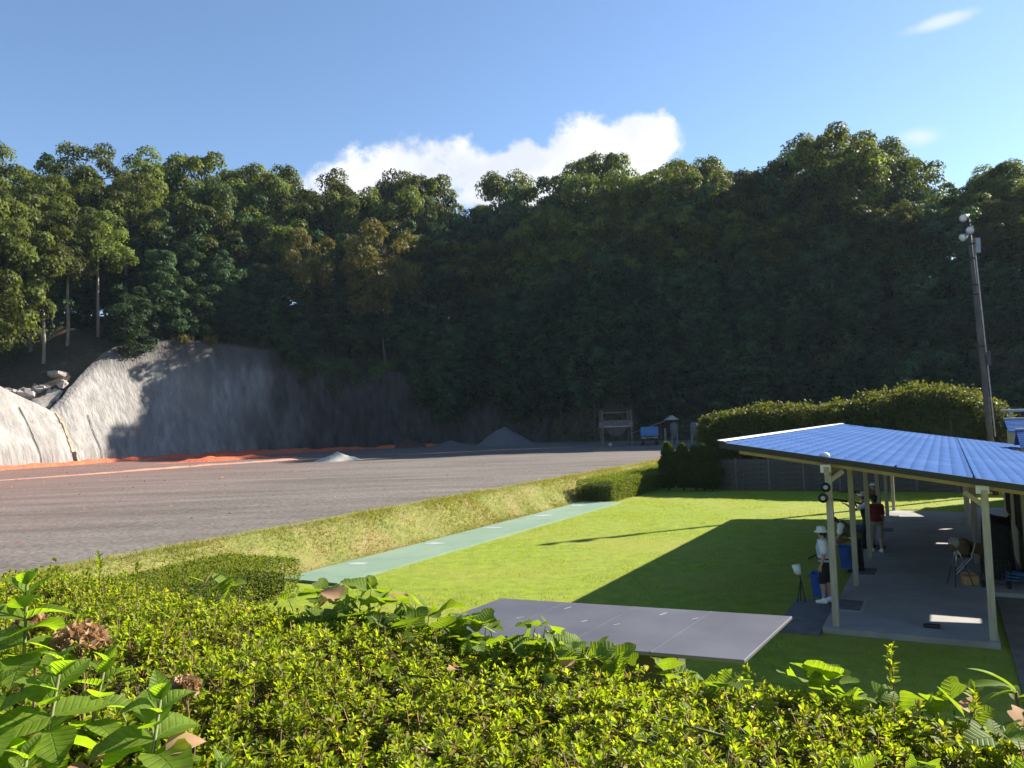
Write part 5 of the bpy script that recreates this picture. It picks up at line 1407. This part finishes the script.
for z in (.12, .36, .6):
    for a, b_ in (((-.3, -.25), (.3, -.25)), ((.3, -.25), (.3, .25)), ((.3, .25), (-.3, .25)), ((-.3, .25), (-.3, -.25))): m.tube([(*a, z), (*b_, z)], .008, 5)
m.build('basket', 'blackmetal', cage)
for sx in (-1, 1):
    for sy in (-1, 1): m = MB(); m.tube([(.26 * sx, .2 * sy - .015, .055), (.26 * sx, .2 * sy + .015, .055)], .055, 12); m.build('wheel', 'tyre', cage)
cov = thing('covered_rack', 'tall rack under a black cloth cover against the clubhouse wall', 'rack', W(3.2, 7.0, 0.12), -AZ)
K, R = 28, 12; v_ = []
for j in range(R + 1):
    q = j / R
    for k in range(K):
        a = 2 * pi * k / K; sx = abs(cos(a)) ** .5 * (1 if cos(a) > 0 else -1); sy = abs(sin(a)) ** .5 * (1 if sin(a) > 0 else -1)
        f_ = 1.08 - .12 * q + .05 * sin(9 * a) * (1 - q)
        v_.append((.34 * sx * f_ + 0.0, .85 * sy * f_, 1.42 * q + (0.1 * cos(3 * a) if q == 1 else 0)))
f_ = [(j * K + k, j * K + (k + 1) % K, (j + 1) * K + (k + 1) % K, (j + 1) * K + k) for j in range(R) for k in range(K)] + [tuple(R * K + k for k in range(K))]
m = MB(); m.add(v_, f_); m.build('cover', 'blackcloth', cov, True)
for sx in (-1, 1):
    for sy in (-1, 1): m = MB(); m.box((.28 * sx, .7 * sy, .6), (.04, .04, 1.2)); m.build('leg', 'blackmetal', cov)
hose = MB(); hose.tube([(0.28 * cos(t) * (1 - t * .01), .28 * sin(t), .03 + .012 * t) for t in np.arange(0, 18, .35)], .022, 6)
o = hose.build('coiled_hose', 'truckblue', None, True); o.location = W(3.55, 5.9, 0.12); tag(o, 'coiled dark blue hose at the foot of the clubhouse wall', 'hose')
m = MB(); m.box((0, 0, .035), (.30, .12, .07)); o = m.build('black_block', 'blackmetal', bevel=.012); o.location = W(1.72, 0.55, 0.12); o.rotation_euler = (0, 0, -AZ); tag(o, 'small black block lying on the near edge of the concrete floor', 'block')

# ---------------------------------------------------------------- gravel plant at the back of the yard
hop = thing('gravel_hopper', 'steel gravel hopper hung in a tall frame at the back of the yard', 'hopper', (13.3, 100.5, FZ), 0.0)
for sx in (-1, 1):
    for sy in (-1, 1): m = MB(); m.box((1.85 * sx, 1.3 * sy, 2.4), (.2, .2, 4.8)); m.build('leg', 'rust', hop)
    m = MB(); m.box((1.85 * sx, 0, 2.75), (.35, 2.4, 0.7)); m.build('side_plate', 'galv', hop)
m = MB(); m.add([(-1.7, -1.2, 2.5), (1.7, -1.2, 2.5), (1.7, 1.2, 2.5), (-1.7, 1.2, 2.5), (-.55, -.45, 1.25), (.55, -.45, 1.25), (.55, .45, 1.25), (-.55, .45, 1.25), (-1.7, -1.2, 3.3), (1.7, -1.2, 3.3), (1.7, 1.2, 3.3), (-1.7, 1.2, 3.3)],
                [(4, 5, 1, 0), (5, 6, 2, 1), (6, 7, 3, 2), (7, 4, 0, 3), (0, 1, 9, 8), (1, 2, 10, 9), (2, 3, 11, 10), (3, 0, 8, 11)]); m.build('bin', 'rust', hop)
m = MB(); m.box((0, -1.22, 2.5), (3.5, .1, .14)); m.build('rim', 'galv', hop)
m = MB(); m.box((0, 0, 4.75), (4.2, 3.0, .12)); m.build('canopy', 'blackmetal', hop)
for sgn in (-1, 1): m = MB(); m.bar((-1.85, 1.3 * sgn, 4.3), (1.85, 1.3 * sgn, 4.3), .14); m.build('cross_beam', 'rust', hop)
o = MB(); o.box((0, 0, .22), (.4, .4, .44)); o = o.build('concrete_block', 'padframe', bevel=.05); o.location = (12.3, 98.8, FZ); tag(o, 'small pale block under the gravel hopper', 'block')

tk = thing('tipper_truck', 'blue tipper truck parked with its tailgate towards the field', 'truck', (17.3, 98.5, FZ), -0.16)
m = MB(); m.box((0, 0, 1.55), (2.15, 3.4, .12))
for (cx, cy, dx, dy) in ((0, -1.7, 2.15, .08), (0, 1.7, 2.15, .08), (1.04, 0, .08, 3.3), (-1.04, 0, .08, 3.3)): m.box((cx, cy, 1.2 + .55), (dx, dy, 1.1))
m.build('tipper_body', 'truckblue', tk, bevel=.02)
m = MB(); m.box((0, .4, .85), (.9, 5.2, .22)); m.build('chassis', 'blackmetal', tk)
m = MB(); m.box((0, 2.75, 1.55), (2.0, 1.7, 1.5)); m.build('cab', 'truckblue', tk, bevel=.12)
m = MB(); m.box((0, -1.78, .95), (2.0, .08, .12)); m.build('bumper', 'galv', tk)
m = MB(); m.box((0, 2.75, 1.9), (2.03, 1.0, .55)); m.build('cab_window', 'glass', tk)
for sx in (-1, 1):
    for y_ in (-.9, 2.8): m = MB(); m.tube([(sx * .7, y_, .45), (sx * 1.02, y_, .45)], .45, 18); w_ = m.build('wheel', 'tyre', tk); m = MB(); m.tube([(sx * 1.02, y_, .45), (sx * 1.04, y_, .45)], .24, 14); m.build('rim', 'steel', w_)
    m = MB(); m.box((sx * .85, -1.79, 1.08), (.2, .03, .1)); m.build('tail_lamp', 'clay', tk)
conv = thing('conveyor', 'inclined conveyor rising behind the blue truck', 'conveyor', (17.0, 103, FZ), 0.0)
m = MB(); m.bar((-1.5, 0, 1.4), (4.2, 0, 3.3), .7, .12); m.build('belt', 'rust', conv)
for x_ in (0.2, 3.2): m = MB(); m.box((x_, .3, 1.0), (.14, .14, 2.0)); m.box((x_, -.3, 1.0), (.14, .14, 2.0)); m.build('support', 'galv', conv)
m = MB(); m.add([(3.2, -.8, 3.1), (5.0, -.8, 3.1), (5.0, .8, 3.1), (3.2, .8, 3.1), (4.1, -.8, 3.7), (4.1, .8, 3.7)], [(0, 1, 4), (3, 5, 2), (0, 4, 5, 3), (1, 2, 5, 4), (0, 3, 2, 1)]); m.build('head_cover', 'galv', conv)
for i, x_ in enumerate((22.0, 24.6)):
    sl = thing('cement_silo', ['pale upright tank beside the conveyor, nearer the truck', 'pale upright tank right of the conveyor, farther from the truck'][i], 'tank', (x_ - 1.0, 101, FZ), 0, 'pair of pale tanks in the yard')
    m = MB(); m.tube([(0, 0, .55), (0, 0, 1.0), (0, 0, 2.5), (0, 0, 2.7)], [.28, .48, .48, .3], 16); m.build('vessel', 'fencepost', sl, True)
    for k in range(4): a = pi / 4 + k * pi / 2; m = MB(); m.tube([(.5 * cos(a), .5 * sin(a), 0), (.5 * cos(a), .5 * sin(a), 1.2)], .05, 6); m.build('leg', 'galv', sl)

# ---------------------------------------------------------------- grass
def grass(name, mat, u0_, u1_, v0_, v1_, n_, h0, h1, wd, label, cond=None, lean_=0.5, dz=0.0):
    u_ = rng.uniform(u0_, u1_, n_); v_ = rng.uniform(v0_, v1_, n_)
    if cond is not None: k_ = cond(u_, v_); u_, v_ = u_[k_], v_[k_]
    n_ = len(u_); x_ = P1.x + VU.x * u_ + VV.x * v_; y_ = P1.y + VU.y * u_ + VV.y * v_
    P_ = np.stack([x_, y_, ground_z(x_, y_) + dz], 1)
    D = np.stack([rng.normal(0, lean_, n_), rng.normal(0, lean_, n_), np.ones(n_)], 1); ln_ = rng.uniform(h0, h1, n_) * (0.7 + 0.7 * vnoise(x_ * 0.9, y_ * 0.9))
    S_ = unit(np.cross(D, rdir(n_))) * (ln_ * wd)[:, None]
    V_ = np.stack([P_ - S_ * .5, P_ + S_ * .5, P_ + unit(D) * ln_[:, None]], 1).reshape(-1, 3)
    me = npmesh(name, V_, np.arange(3 * n_).reshape(n_, 3), mat); o = link(bpy.data.objects.new(name, me))
    return tag(o, label, 'grass', kind='stuff')


grass('lawn_grass', 'grass_lawn', -13.4, 12, -10, 31, 230000, 0.03, 0.065, 0.22, 'short mown grass of the lawn', lambda u_, v_: ~((u_ > -0.35) & (v_ > -0.2) & (v_ < 21)) & ~((u_ > -1.25) & (v_ > -0.6) & (v_ < 2.6)) & ~((u_ > 2.8) & (v_ > -4.4)) & ((v_ < 31) | (u_ < 2)))
grass('bank_grass', 'grass_bank', -17.9, -15.6, -22, 50, 95000, 0.07, 0.20, 0.13, 'rough yellowish grass on the bank between lawn and field', lambda u_, v_: rng.random(len(u_)) < 1 - 0.8 * smooth(-17.3, -17.9, u_), 0.6)

# ---------------------------------------------------------------- near hedge of small-leaved azalea, on the bank at the camera's feet
HN = Vector((0.567, 0.825, 0)).normalized(); HT = Vector((HN.y, -HN.x, 0))
HTOP = 3.74


def hedge_top(x_, y_):
    n_ = x_ * HN.x + y_ * HN.y; t_ = x_ * HT.x + y_ * HT.y
    e = np.clip((n_ - 1.98 + 0.12 * fbm(t_ * 1.7, t_ * 0 + 4)) / 0.45, 0, 1)
    return HTOP + 0.16 * fbm(x_ * 1.3 + 3, y_ * 1.3) + 0.10 * fbm(x_ * 5, y_ * 5, 3) - 0.30 * e ** 2 + 0.03 * smooth(-0.5, -2.5, t_)


az = thing('azalea_hedge', 'wide clipped small-leaved azalea hedge filling the foreground', 'hedge', (0, 1.5, 2.9))
base = np.array([0, 1.5, 2.9])
nsht = 24500
t_ = rng.uniform(-4.6, 2.9, nsht); n_ = rng.uniform(0.25, 2.5, nsht)
x_ = t_ * HT.x + n_ * HN.x; y_ = t_ * HT.y + n_ * HN.y
ok = (y_ > 0.9) & (np.abs(x_) < 0.8 * y_ + 0.5)
# gaps where bare twigs and shade show
gap = fbm(x_ * 2.6 + 9, y_ * 2.6, 3)
ok &= (gap > -0.17) | (rng.random(nsht) < 0.35)
x_, y_ = x_[ok], y_[ok]; k_ = len(x_)
S0 = np.stack([x_, y_, hedge_top(x_, y_) + rng.normal(0, 0.016, k_) + (rng.random(k_) < 0.05) * rng.uniform(0, 0.07, k_)], 1)
SD = np.stack([rng.normal(0, .28, k_), rng.normal(0, .28, k_) + 0.05, np.ones(k_)], 1); SD = unit(SD)
young = []; old = []
for ring_, (nl, el, off, lm) in enumerate(((3, 1.15, 0.0, 0.8), (4, 0.8, -0.004, 1.0), (4, 0.45, -0.012, 1.05), (3, 0.15, -0.028, 1.0), (3, 0.0, -0.055, 1.0))):
    for q in range(nl):
        a = 2 * pi * q / nl + ring_ * 0.7 + rng.uniform(-.4, .4, k_) + (rng.random(k_) * 6.28)
        e = el + rng.normal(0, .18, k_)
        B1 = unit(np.cross(SD, np.array([0.3, 0.5, 0.1]))); B2 = np.cross(SD, B1)
        rad_ = B1 * np.cos(a)[:, None] + B2 * np.sin(a)[:, None]
        D = rad_ * np.cos(e)[:, None] + SD * np.sin(e)[:, None]; Nn = SD * np.cos(e)[:, None] - rad_ * np.sin(e)[:, None]
        ln = 0.0198 * lm * rng.uniform(0.7, 1.25, k_); P_ = S0 + SD * off + rad_ * 0.003 + (rng.normal(0, .006, (k_, 3)) if ring_ > 2 else 0)
        (young if ring_ < 3 else old).append(leaf_arrays(P_ - base, D, Nn + 0.25 * rng.normal(size=(k_, 3)), ln, ln * rng.uniform(0.42, 0.6, k_), hi=True, fold=0.16, curl=0.08))
fo = leaf_object('young_leaves', 'leaf_azalea', young, az); fo['kind'] = 'stuff'
fo = leaf_object('old_leaves', 'leaf_azalea_old', old, az); fo['kind'] = 'stuff'
# twigs
sel_ = rng.choice(k_, 6500, replace=False); V_ = []; Fq = []
top_ = S0[sel_]; top_ = top_ + SD[sel_] * (rng.random((6500, 1)) < 0.12) * rng.uniform(0.0, 0.06, (6500, 1)); bot = top_ - SD[sel_] * rng.uniform(0.12, 0.3, (6500, 1)) + rng.normal(0, .03, (6500, 3)); w_ = 0.0014
for dx in ((1, 0, 0), (-.5, .87, 0), (-.5, -.87, 0)): V_.append(bot + np.array(dx) * w_ * 1.6); V_.append(top_ + np.array(dx) * w_)
V_ = np.stack(V_, 1).reshape(-1, 3) - base; b6 = (np.arange(6500) * 6)[:, None]
Fq = np.concatenate([b6 + np.array([[0, 2, 3, 1]]), b6 + np.array([[2, 4, 5, 3]]), b6 + np.array([[4, 0, 1, 5]])])
tw = link(bpy.data.objects.new('twigs', npmesh('twigs', V_, Fq, 'twig')), az); tw['kind'] = 'stuff'
# inner mass of old growth under the leaves
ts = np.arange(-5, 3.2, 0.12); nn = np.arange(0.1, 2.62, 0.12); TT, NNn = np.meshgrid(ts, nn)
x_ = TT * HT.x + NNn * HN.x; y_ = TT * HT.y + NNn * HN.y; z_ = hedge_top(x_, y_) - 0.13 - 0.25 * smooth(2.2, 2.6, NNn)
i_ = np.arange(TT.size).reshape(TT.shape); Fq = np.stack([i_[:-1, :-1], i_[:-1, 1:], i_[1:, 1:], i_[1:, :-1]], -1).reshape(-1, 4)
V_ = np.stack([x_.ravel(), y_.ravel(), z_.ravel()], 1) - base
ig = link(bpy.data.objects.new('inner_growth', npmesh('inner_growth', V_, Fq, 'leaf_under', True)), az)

# pale stone showing in the hedge
m = MB(); m.ball((0, 0, 0), (.055, .045, .085), 9, 6); m.v = [Vector(p) * (0.85 + .3 * random.random()) for p in m.v]
o = m.build('stone', 'stone', None, False, 0.004); o.location = (0.27, 1.93, 3.655); o.rotation_euler = (0.5, 0.3, 0.4); tag(o, 'pale stone poking out of the azalea hedge at the bottom of the picture', 'stone')


# ---------------------------------------------------------------- broad leaves
def blade(ln, wd, outline, fold=0.2, droop=0.3, nseg=8, serr=0.0):
    """a leaf along +X, midrib bent downwards; outline(q) gives the half width share"""
    v = []; f = []
    for i in range(nseg + 1):
        q = i / nseg; x = ln * (q - 0.15 * droop * q * q); z = -ln * droop * q * q * 0.6
        w_ = wd * outline(q) * (1 + (serr if i % 2 else -serr)); 
        v += [(x, w_, z + w_ * fold), (x, w_ * .5, z + w_ * fold * .42), (x, 0, z), (x, -w_ * .5, z + w_ * fold * .42), (x, -w_, z + w_ * fold)]
    for i in range(nseg):
        for k in range(4): a = i * 5 + k; f.append((a, a + 5, a + 6, a + 1))
    return v, f


OV = lambda q: max(0.02, (sin(pi * q ** 0.75) ** 0.85)) * 0.5
LONG = lambda q: max(0.02, sin(pi * min(1, q * 1.0) ** 0.8) ** 0.6) * 0.5
def LOBE(q): return 0.5 * max(0.03, sin(pi * q ** 0.6) ** 0.7 * (1 + 0.22 * sin(3 * pi * q - 0.6)))


BL = {}
def blade_mesh(key, mat, *a, **k):
    if (key, mat) not in BL:
        v, f = blade(*a, **k); m = MB(); m.add(v, f); BL[(key, mat)] = m.mesh('leaf', mat, True)
    return BL[(key, mat)]


for kk in range(3):
    for mt in ('leaf_broad', 'leaf_dead', 'leaf_kudzu'):
        blade_mesh('ov%d' % kk, mt, 0.115, 0.075, OV, 0.25 + .1 * kk, 0.15 + 0.35 * kk, 10, 0.03)
        blade_mesh('lo%d' % kk, mt, 0.115, 0.125, LOBE, 0.12 + .1 * kk, 0.1 + 0.25 * kk, 12, 0.0)
    blade_mesh('lg%d' % kk, 'leaf_long', 0.155, 0.042, LONG, 0.35, 0.35 + .3 * kk, 10)


def put_leaf(key, mat, parent, p, az_, el, roll_=0.0, s=1.0):
    o = link(bpy.data.objects.new('leaf', BL[(key, mat)]), parent)
    M = Matrix.Rotation(az_, 4, 'Z') @ Matrix.Rotation(-el, 4, 'Y') @ Matrix.Rotation(roll_, 4, 'X')
    o.matrix_local = Matrix.Translation(p) @ M @ Matrix.Scale(s, 4)
    return o


def hydrangea(label, base_, tip, seed, pairs=4, s=1.0, dead=2, spacing=0.05):
    g = random.Random(seed); base_ = Vector(base_); tip = Vector(tip)
    root = thing('hydrangea', label, 'shrub', base_)
    e = tip - base_; mid = e * .5 + Vector((g.uniform(-.03, .03), g.uniform(-.03, .03), .02))
    m = MB(); m.tube([(0, 0, 0), mid, e], [.006, .005, .0035], 7); m.build('stem', 'stem', root, True)
    a0 = g.uniform(0, 6.28)
    pairs += 2
    for k in range(pairs):
        p = e.lerp(mid, k * spacing * 1.15 / max(e.length, .1)); a = a0 + k * pi / 2 + g.uniform(-.2, .2)
        sc_ = s * (0.45 + .15 * min(k, 4)) * g.uniform(.9, 1.1)
        for q in (0, 1): put_leaf('ov%d' % g.randrange(3), 'leaf_broad', root, p, a + q * pi + g.uniform(-.25, .25), max(-0.25, 1.15 - .26 * k) + g.uniform(-.15, .15), g.uniform(-.4, .4), sc_)
    for k in range(dead):
        p = mid * g.uniform(.5, 1.2); put_leaf('ov2', 'leaf_dead', root, p, g.uniform(0, 6.28), g.uniform(-1.2, -.6), g.uniform(-.8, .8), s * g.uniform(.6, .9))
    return root


hydrangea('big bright-leaved hydrangea shoot at the left end of the hedge', (-0.80, 1.62, 3.40), (-0.785, 1.70, 3.93), 3, 5, 1.3, 4)
hydrangea('tall hydrangea shoot at the left edge of the picture', (-1.22, 1.82, 3.25), (-1.20, 1.90, 4.15), 5, 6, 1.15, 2)
hydrangea('hydrangea shoot with darker lower leaves left of the bright shoot', (-1.10, 1.66, 3.25), (-1.03, 1.75, 4.0), 9, 6, 1.15, 4)
hydrangea('half-hidden hydrangea shoot at the bottom left corner', (-1.03, 1.50, 3.2), (-1.0, 1.58, 3.86), 14, 5, 1.1, 4)
hydrangea('low hydrangea shoot under the dried flower head', (-1.10, 1.82, 3.25), (-1.02, 1.92, 3.95), 21, 5, 1.0, 3)
hydrangea('small hydrangea shoot between the big shoot and the hedge', (-0.66, 1.63, 3.4), (-0.65, 1.68, 3.80), 27, 3, .75, 1)
hydrangea('hydrangea shoot cut by the left edge below the tall one', (-1.16, 1.58, 3.2), (-1.12, 1.66, 4.0), 31, 6, 1.1, 3)
hydrangea('shaded hydrangea shoot low between the dark and the bright shoot', (-0.92, 1.52, 3.2), (-0.90, 1.60, 3.76), 37, 5, 1.0, 4)


def dried_head(label, c_, r_, seed):
    root = thing('dried_flower', label, 'flower', c_)
    g = np.random.default_rng(seed); n__ = 420; d = rdir(n__, g); d[:, 2] = np.abs(d[:, 2]) * 1.0 - .25; P_ = d * r_ * (0.6 + .4 * g.random((n__, 1))) * np.array([1, 1, .75])
    ln_ = g.uniform(.010, .02, n__); fo_ = leaf_object('petals', 'leaf_dead', [leaf_arrays(P_, d + .8 * g.normal(size=(n__, 3)), g.normal(size=(n__, 3)), ln_, ln_ * .9, hi=True, fold=.3, curl=.3)], root); fo_['kind'] = 'stuff'
    m = MB(); m.tube([(0, 0, -.32), (0.01, .0, -.1), (0, 0, 0)], [.004, .003, .003], 6)
    for k in range(7): a = k * .9; m.tube([(0, 0, -.05), (r_ * .6 * cos(a), r_ * .6 * sin(a), .0)], [.002, .001], 5)
    m.build('stem', 'twig', root)
dried_head('large brown dried hydrangea head above the low shoot', (-1.10, 1.95, 4.0), .062, 3)
dried_head('small brown dried flower head near the left edge', (-1.24, 1.98, 4.03), .04, 4)
dried_head('flat straw-coloured dried head in front of the azalea leaves', (-0.86, 2.0, 3.86), .03, 6)

# brown fallen leaves caught under the hydrangeas
r6 = random.Random(6)
for k in range(40):
    x_ = r6.uniform(-1.15, -0.76); y_ = 1.52 + r6.uniform(0, .2)
    root = link(bpy.data.objects.new('dead_leaf', BL[('ov2', 'leaf_dead')])); root.location = (x_, y_, 3.60 + r6.uniform(0, .24)); root.rotation_euler = (r6.uniform(-1.4, 1.4), r6.uniform(-1.4, 1.4), r6.uniform(0, 6.28)); s = r6.uniform(.45, .85); root.scale = (s, s, s)
    tag(root, 'curled brown dead leaf caught under the hydrangeas', 'leaf', 'dead leaves under the hydrangeas')


def kudzu(label, pts, seed, nleaf, s=1.0, up=.05):
    g = random.Random(seed); base_ = Vector(pts[0]); root = thing('creeper', label, 'creeper', base_)
    P_ = [Vector(p) - base_ for p in pts]
    m = MB(); m.tube(P_, [.0035] * len(P_), 6); m.build('stem', 'stem', root, True)
    nleaf = int(nleaf * 1.7)
    for k in range(nleaf):
        q = k / max(1, nleaf - 1) * (len(P_) - 1.001); i = int(q); p = P_[i].lerp(P_[i + 1], q - i)
        a = g.uniform(0, 6.28); h_ = g.uniform(.2, 1.2) * up; e = p + Vector((.03 * cos(a), .03 * sin(a), h_))
        m = MB(); m.tube([p, p.lerp(e, .5) + Vector((0, 0, .01)), e], [.0018, .0016, .0014], 5); m.build('leaf_stalk', 'stem', root)
        for da in (0, 1.9, -1.9):
            if g.random() < .12: continue
            put_leaf('lo%d' % g.randrange(3), 'leaf_kudzu' if g.random() > .06 else 'leaf_dead', root, e + Vector((.012 * cos(a + da), .012 * sin(a + da), 0)), a + da + g.uniform(-.25, .25), g.uniform(-.7, .9), g.uniform(-.8, .8), s * g.uniform(.4, .78))


def edge(t_, n_=2.12, dz=.0):
    x_ = t_ * HT.x + n_ * HN.x; y_ = t_ * HT.y + n_ * HN.y
    return (x_, y_, float(hedge_top(np.array([x_]), np.array([y_]))[0]) + dz)


kudzu('creeper with lobed leaves over the hedge in front of the flat shed roof, left part', [edge(-1.75, 2.1), edge(-1.55, 2.15, .03), edge(-1.3, 2.12, .03)], 1, 8, 1.0, .07)
kudzu('creeper with lobed leaves in front of the middle of the flat shed roof', [edge(-1.25, 2.12), edge(-1.0, 2.2, .02), edge(-0.75, 2.12, .02)], 2, 8, .95, .05)
kudzu('creeper with lobed leaves below the near corner of the flat shed roof', [edge(-0.55, 2.1), edge(-.3, 2.2, .02), edge(-.02, 2.12, .03)], 3, 9, 1.0, .05)
kudzu('creeper with drying leaves on the hedge below the concrete floor', [edge(0.0, 2.08), edge(.25, 2.2, .03), edge(.55, 2.15, .01)], 4, 9, .9, .05)
kudzu('creeper with broad leaves on the hedge right of the drying creeper', [edge(.42, 2.0), edge(.62, 2.1, .02), edge(.85, 2.1, .0)], 7, 6, .8, .04)
kudzu('creeper leaves standing up in front of the near clipped hedge', [edge(-2.55, 2.1), edge(-2.35, 2.15, .03), edge(-2.1, 2.1, .02)], 5, 6, 1.1, .10)
kudzu('single creeper sprig on the hedge in front of the grass bank', [edge(-3.0, 2.0), edge(-2.95, 2.05, .04)], 6, 2, 1.0, .10)
kudzu('creeper sprig at the near end of the green strip', [edge(-2.0, 2.1), edge(-1.85, 2.15, .03)], 8, 4, 1.0, .08)
kudzu('dense creeper on the hedge below the near end of the green strip', [edge(-2.35, 2.02, .0), edge(-2.1, 2.08, .02), edge(-1.85, 2.0, .02), edge(-1.6, 2.05, .0)], 12, 11, 1.0, .05)
kudzu('dense creeper on the hedge left of the flat shed roof', [edge(-1.6, 2.02, .0), edge(-1.4, 2.08, .02), edge(-1.15, 2.0, .01)], 13, 9, .9, .04)
kudzu('creeper leaves on the hedge crest right of the flat shed roof', [edge(-.1, 2.0, .0), edge(.15, 2.06, .02), edge(.4, 2.0, .01)], 17, 8, .8, .04)
# loose creeper leaves scattered over the hedge
kudzu('thin creeper strand with small leaves across the right part of the hedge', [edge(-.35, 1.75, .02), edge(.1, 1.85, .03), edge(.55, 1.8, .02), edge(.85, 1.9, .0)], 10, 7, .6, .03)
kudzu('thin creeper strand with small leaves across the middle of the hedge', [edge(-1.6, 1.7, .02), edge(-1.1, 1.85, .02), edge(-.6, 1.75, .02)], 11, 5, .5, .03)

# long-leaved shoot at the right edge
root = thing('long_leaved_shoot', 'shoot with long glossy arching leaves at the right edge', 'plant', (1.255, 2.0, 3.41))
m = MB(); m.tube([(0, 0, 0), (.01, 0, .2), (.0, .0, .365)], [.006, .005, .004], 7); m.build('stem', 'twig', root, True)
for (a, el, z, s, k) in ((2.9, .55, .36, 1.25, 2), (3.3, .2, .36, 1.35, 1), (2.75, .85, .365, 1.1, 1), (.1, .15, .35, 1.2, 1), (-.5, .3, .34, .95, 2), (3.2, .25, .2, 1.45, 1), (-.9, -.5, .29, 1.7, 2), (-.2, -.2, .27, 1.3, 1), (1.2, .6, .34, 1.0, 2)):
    put_leaf('lg%d' % k, 'leaf_long', root, Vector((.0, 0, z)), a, el, random.uniform(-.5, .5), s * .72)
# a few upright sprigs rising above the hedge
def sprig(label, p, h_, seed, s=1.0):
    g = np.random.default_rng(seed); root = thing('azalea_sprig', label, 'sprig', p)
    m = MB(); m.tube([(0, 0, -.1), (.004, .0, h_ * .5), (-.004, 0, h_)], [.003, .0025, .0015], 6); m.build('stem', 'twig', root)
    n__ = 34; q = g.random(n__) ** .7; a = g.uniform(0, 6.28, n__); e = g.uniform(.1, 1.1, n__)
    P_ = np.stack([0 * q, 0 * q, h_ * (.25 + .75 * q)], 1); D = np.stack([np.cos(a) * np.cos(e), np.sin(a) * np.cos(e), np.sin(e)], 1); Nn = np.stack([-np.cos(a) * np.sin(e), -np.sin(a) * np.sin(e), np.cos(e)], 1)
    ln_ = .027 * s * g.uniform(.7, 1.2, n__); fo_ = leaf_object('leaves', 'leaf_azalea', [leaf_arrays(P_, D, Nn, ln_, ln_ * .45, hi=True, fold=.16)], root); fo_['kind'] = 'stuff'
sprig('tall upright azalea sprig in front of the shaded lawn', (0.97, 2.06, 3.71), .17, 1)
sprig('upright azalea sprig by the right end of the hedge', (0.93, 1.75, 3.70), .10, 2)
sprig('upright sprig on the hedge in front of the gravel field', (-1.86, 3.45, 3.78), .2, 3, 1.2)
sprig('slender sprig on the hedge in front of the grass bank', (-1.62, 3.3, 3.78), .17, 4, 1.1)
sprig('upright sprig near the long-leaved shoot', (1.12, 1.95, 3.68), .12, 5)

# ---------------------------------------------------------------- thin bluish haze, added to lift the dark wood
m, nt, out = node_mat('haze_air')
pv = nt.nodes.new('ShaderNodeVolumePrincipled'); pv.inputs['Color'].default_value = (0.62, 0.82, 1.0, 1); pv.inputs['Density'].default_value = 0.00009; pv.inputs['Anisotropy'].default_value = 0.2
nt.links.new(pv.outputs[0], out.inputs['Volume'])
hz_ = MB(); hz_.box((0, 60, 27.0), (900, 560, 60)); ho = hz_.build('haze', 'haze_air'); tag(ho, kind='stuff')
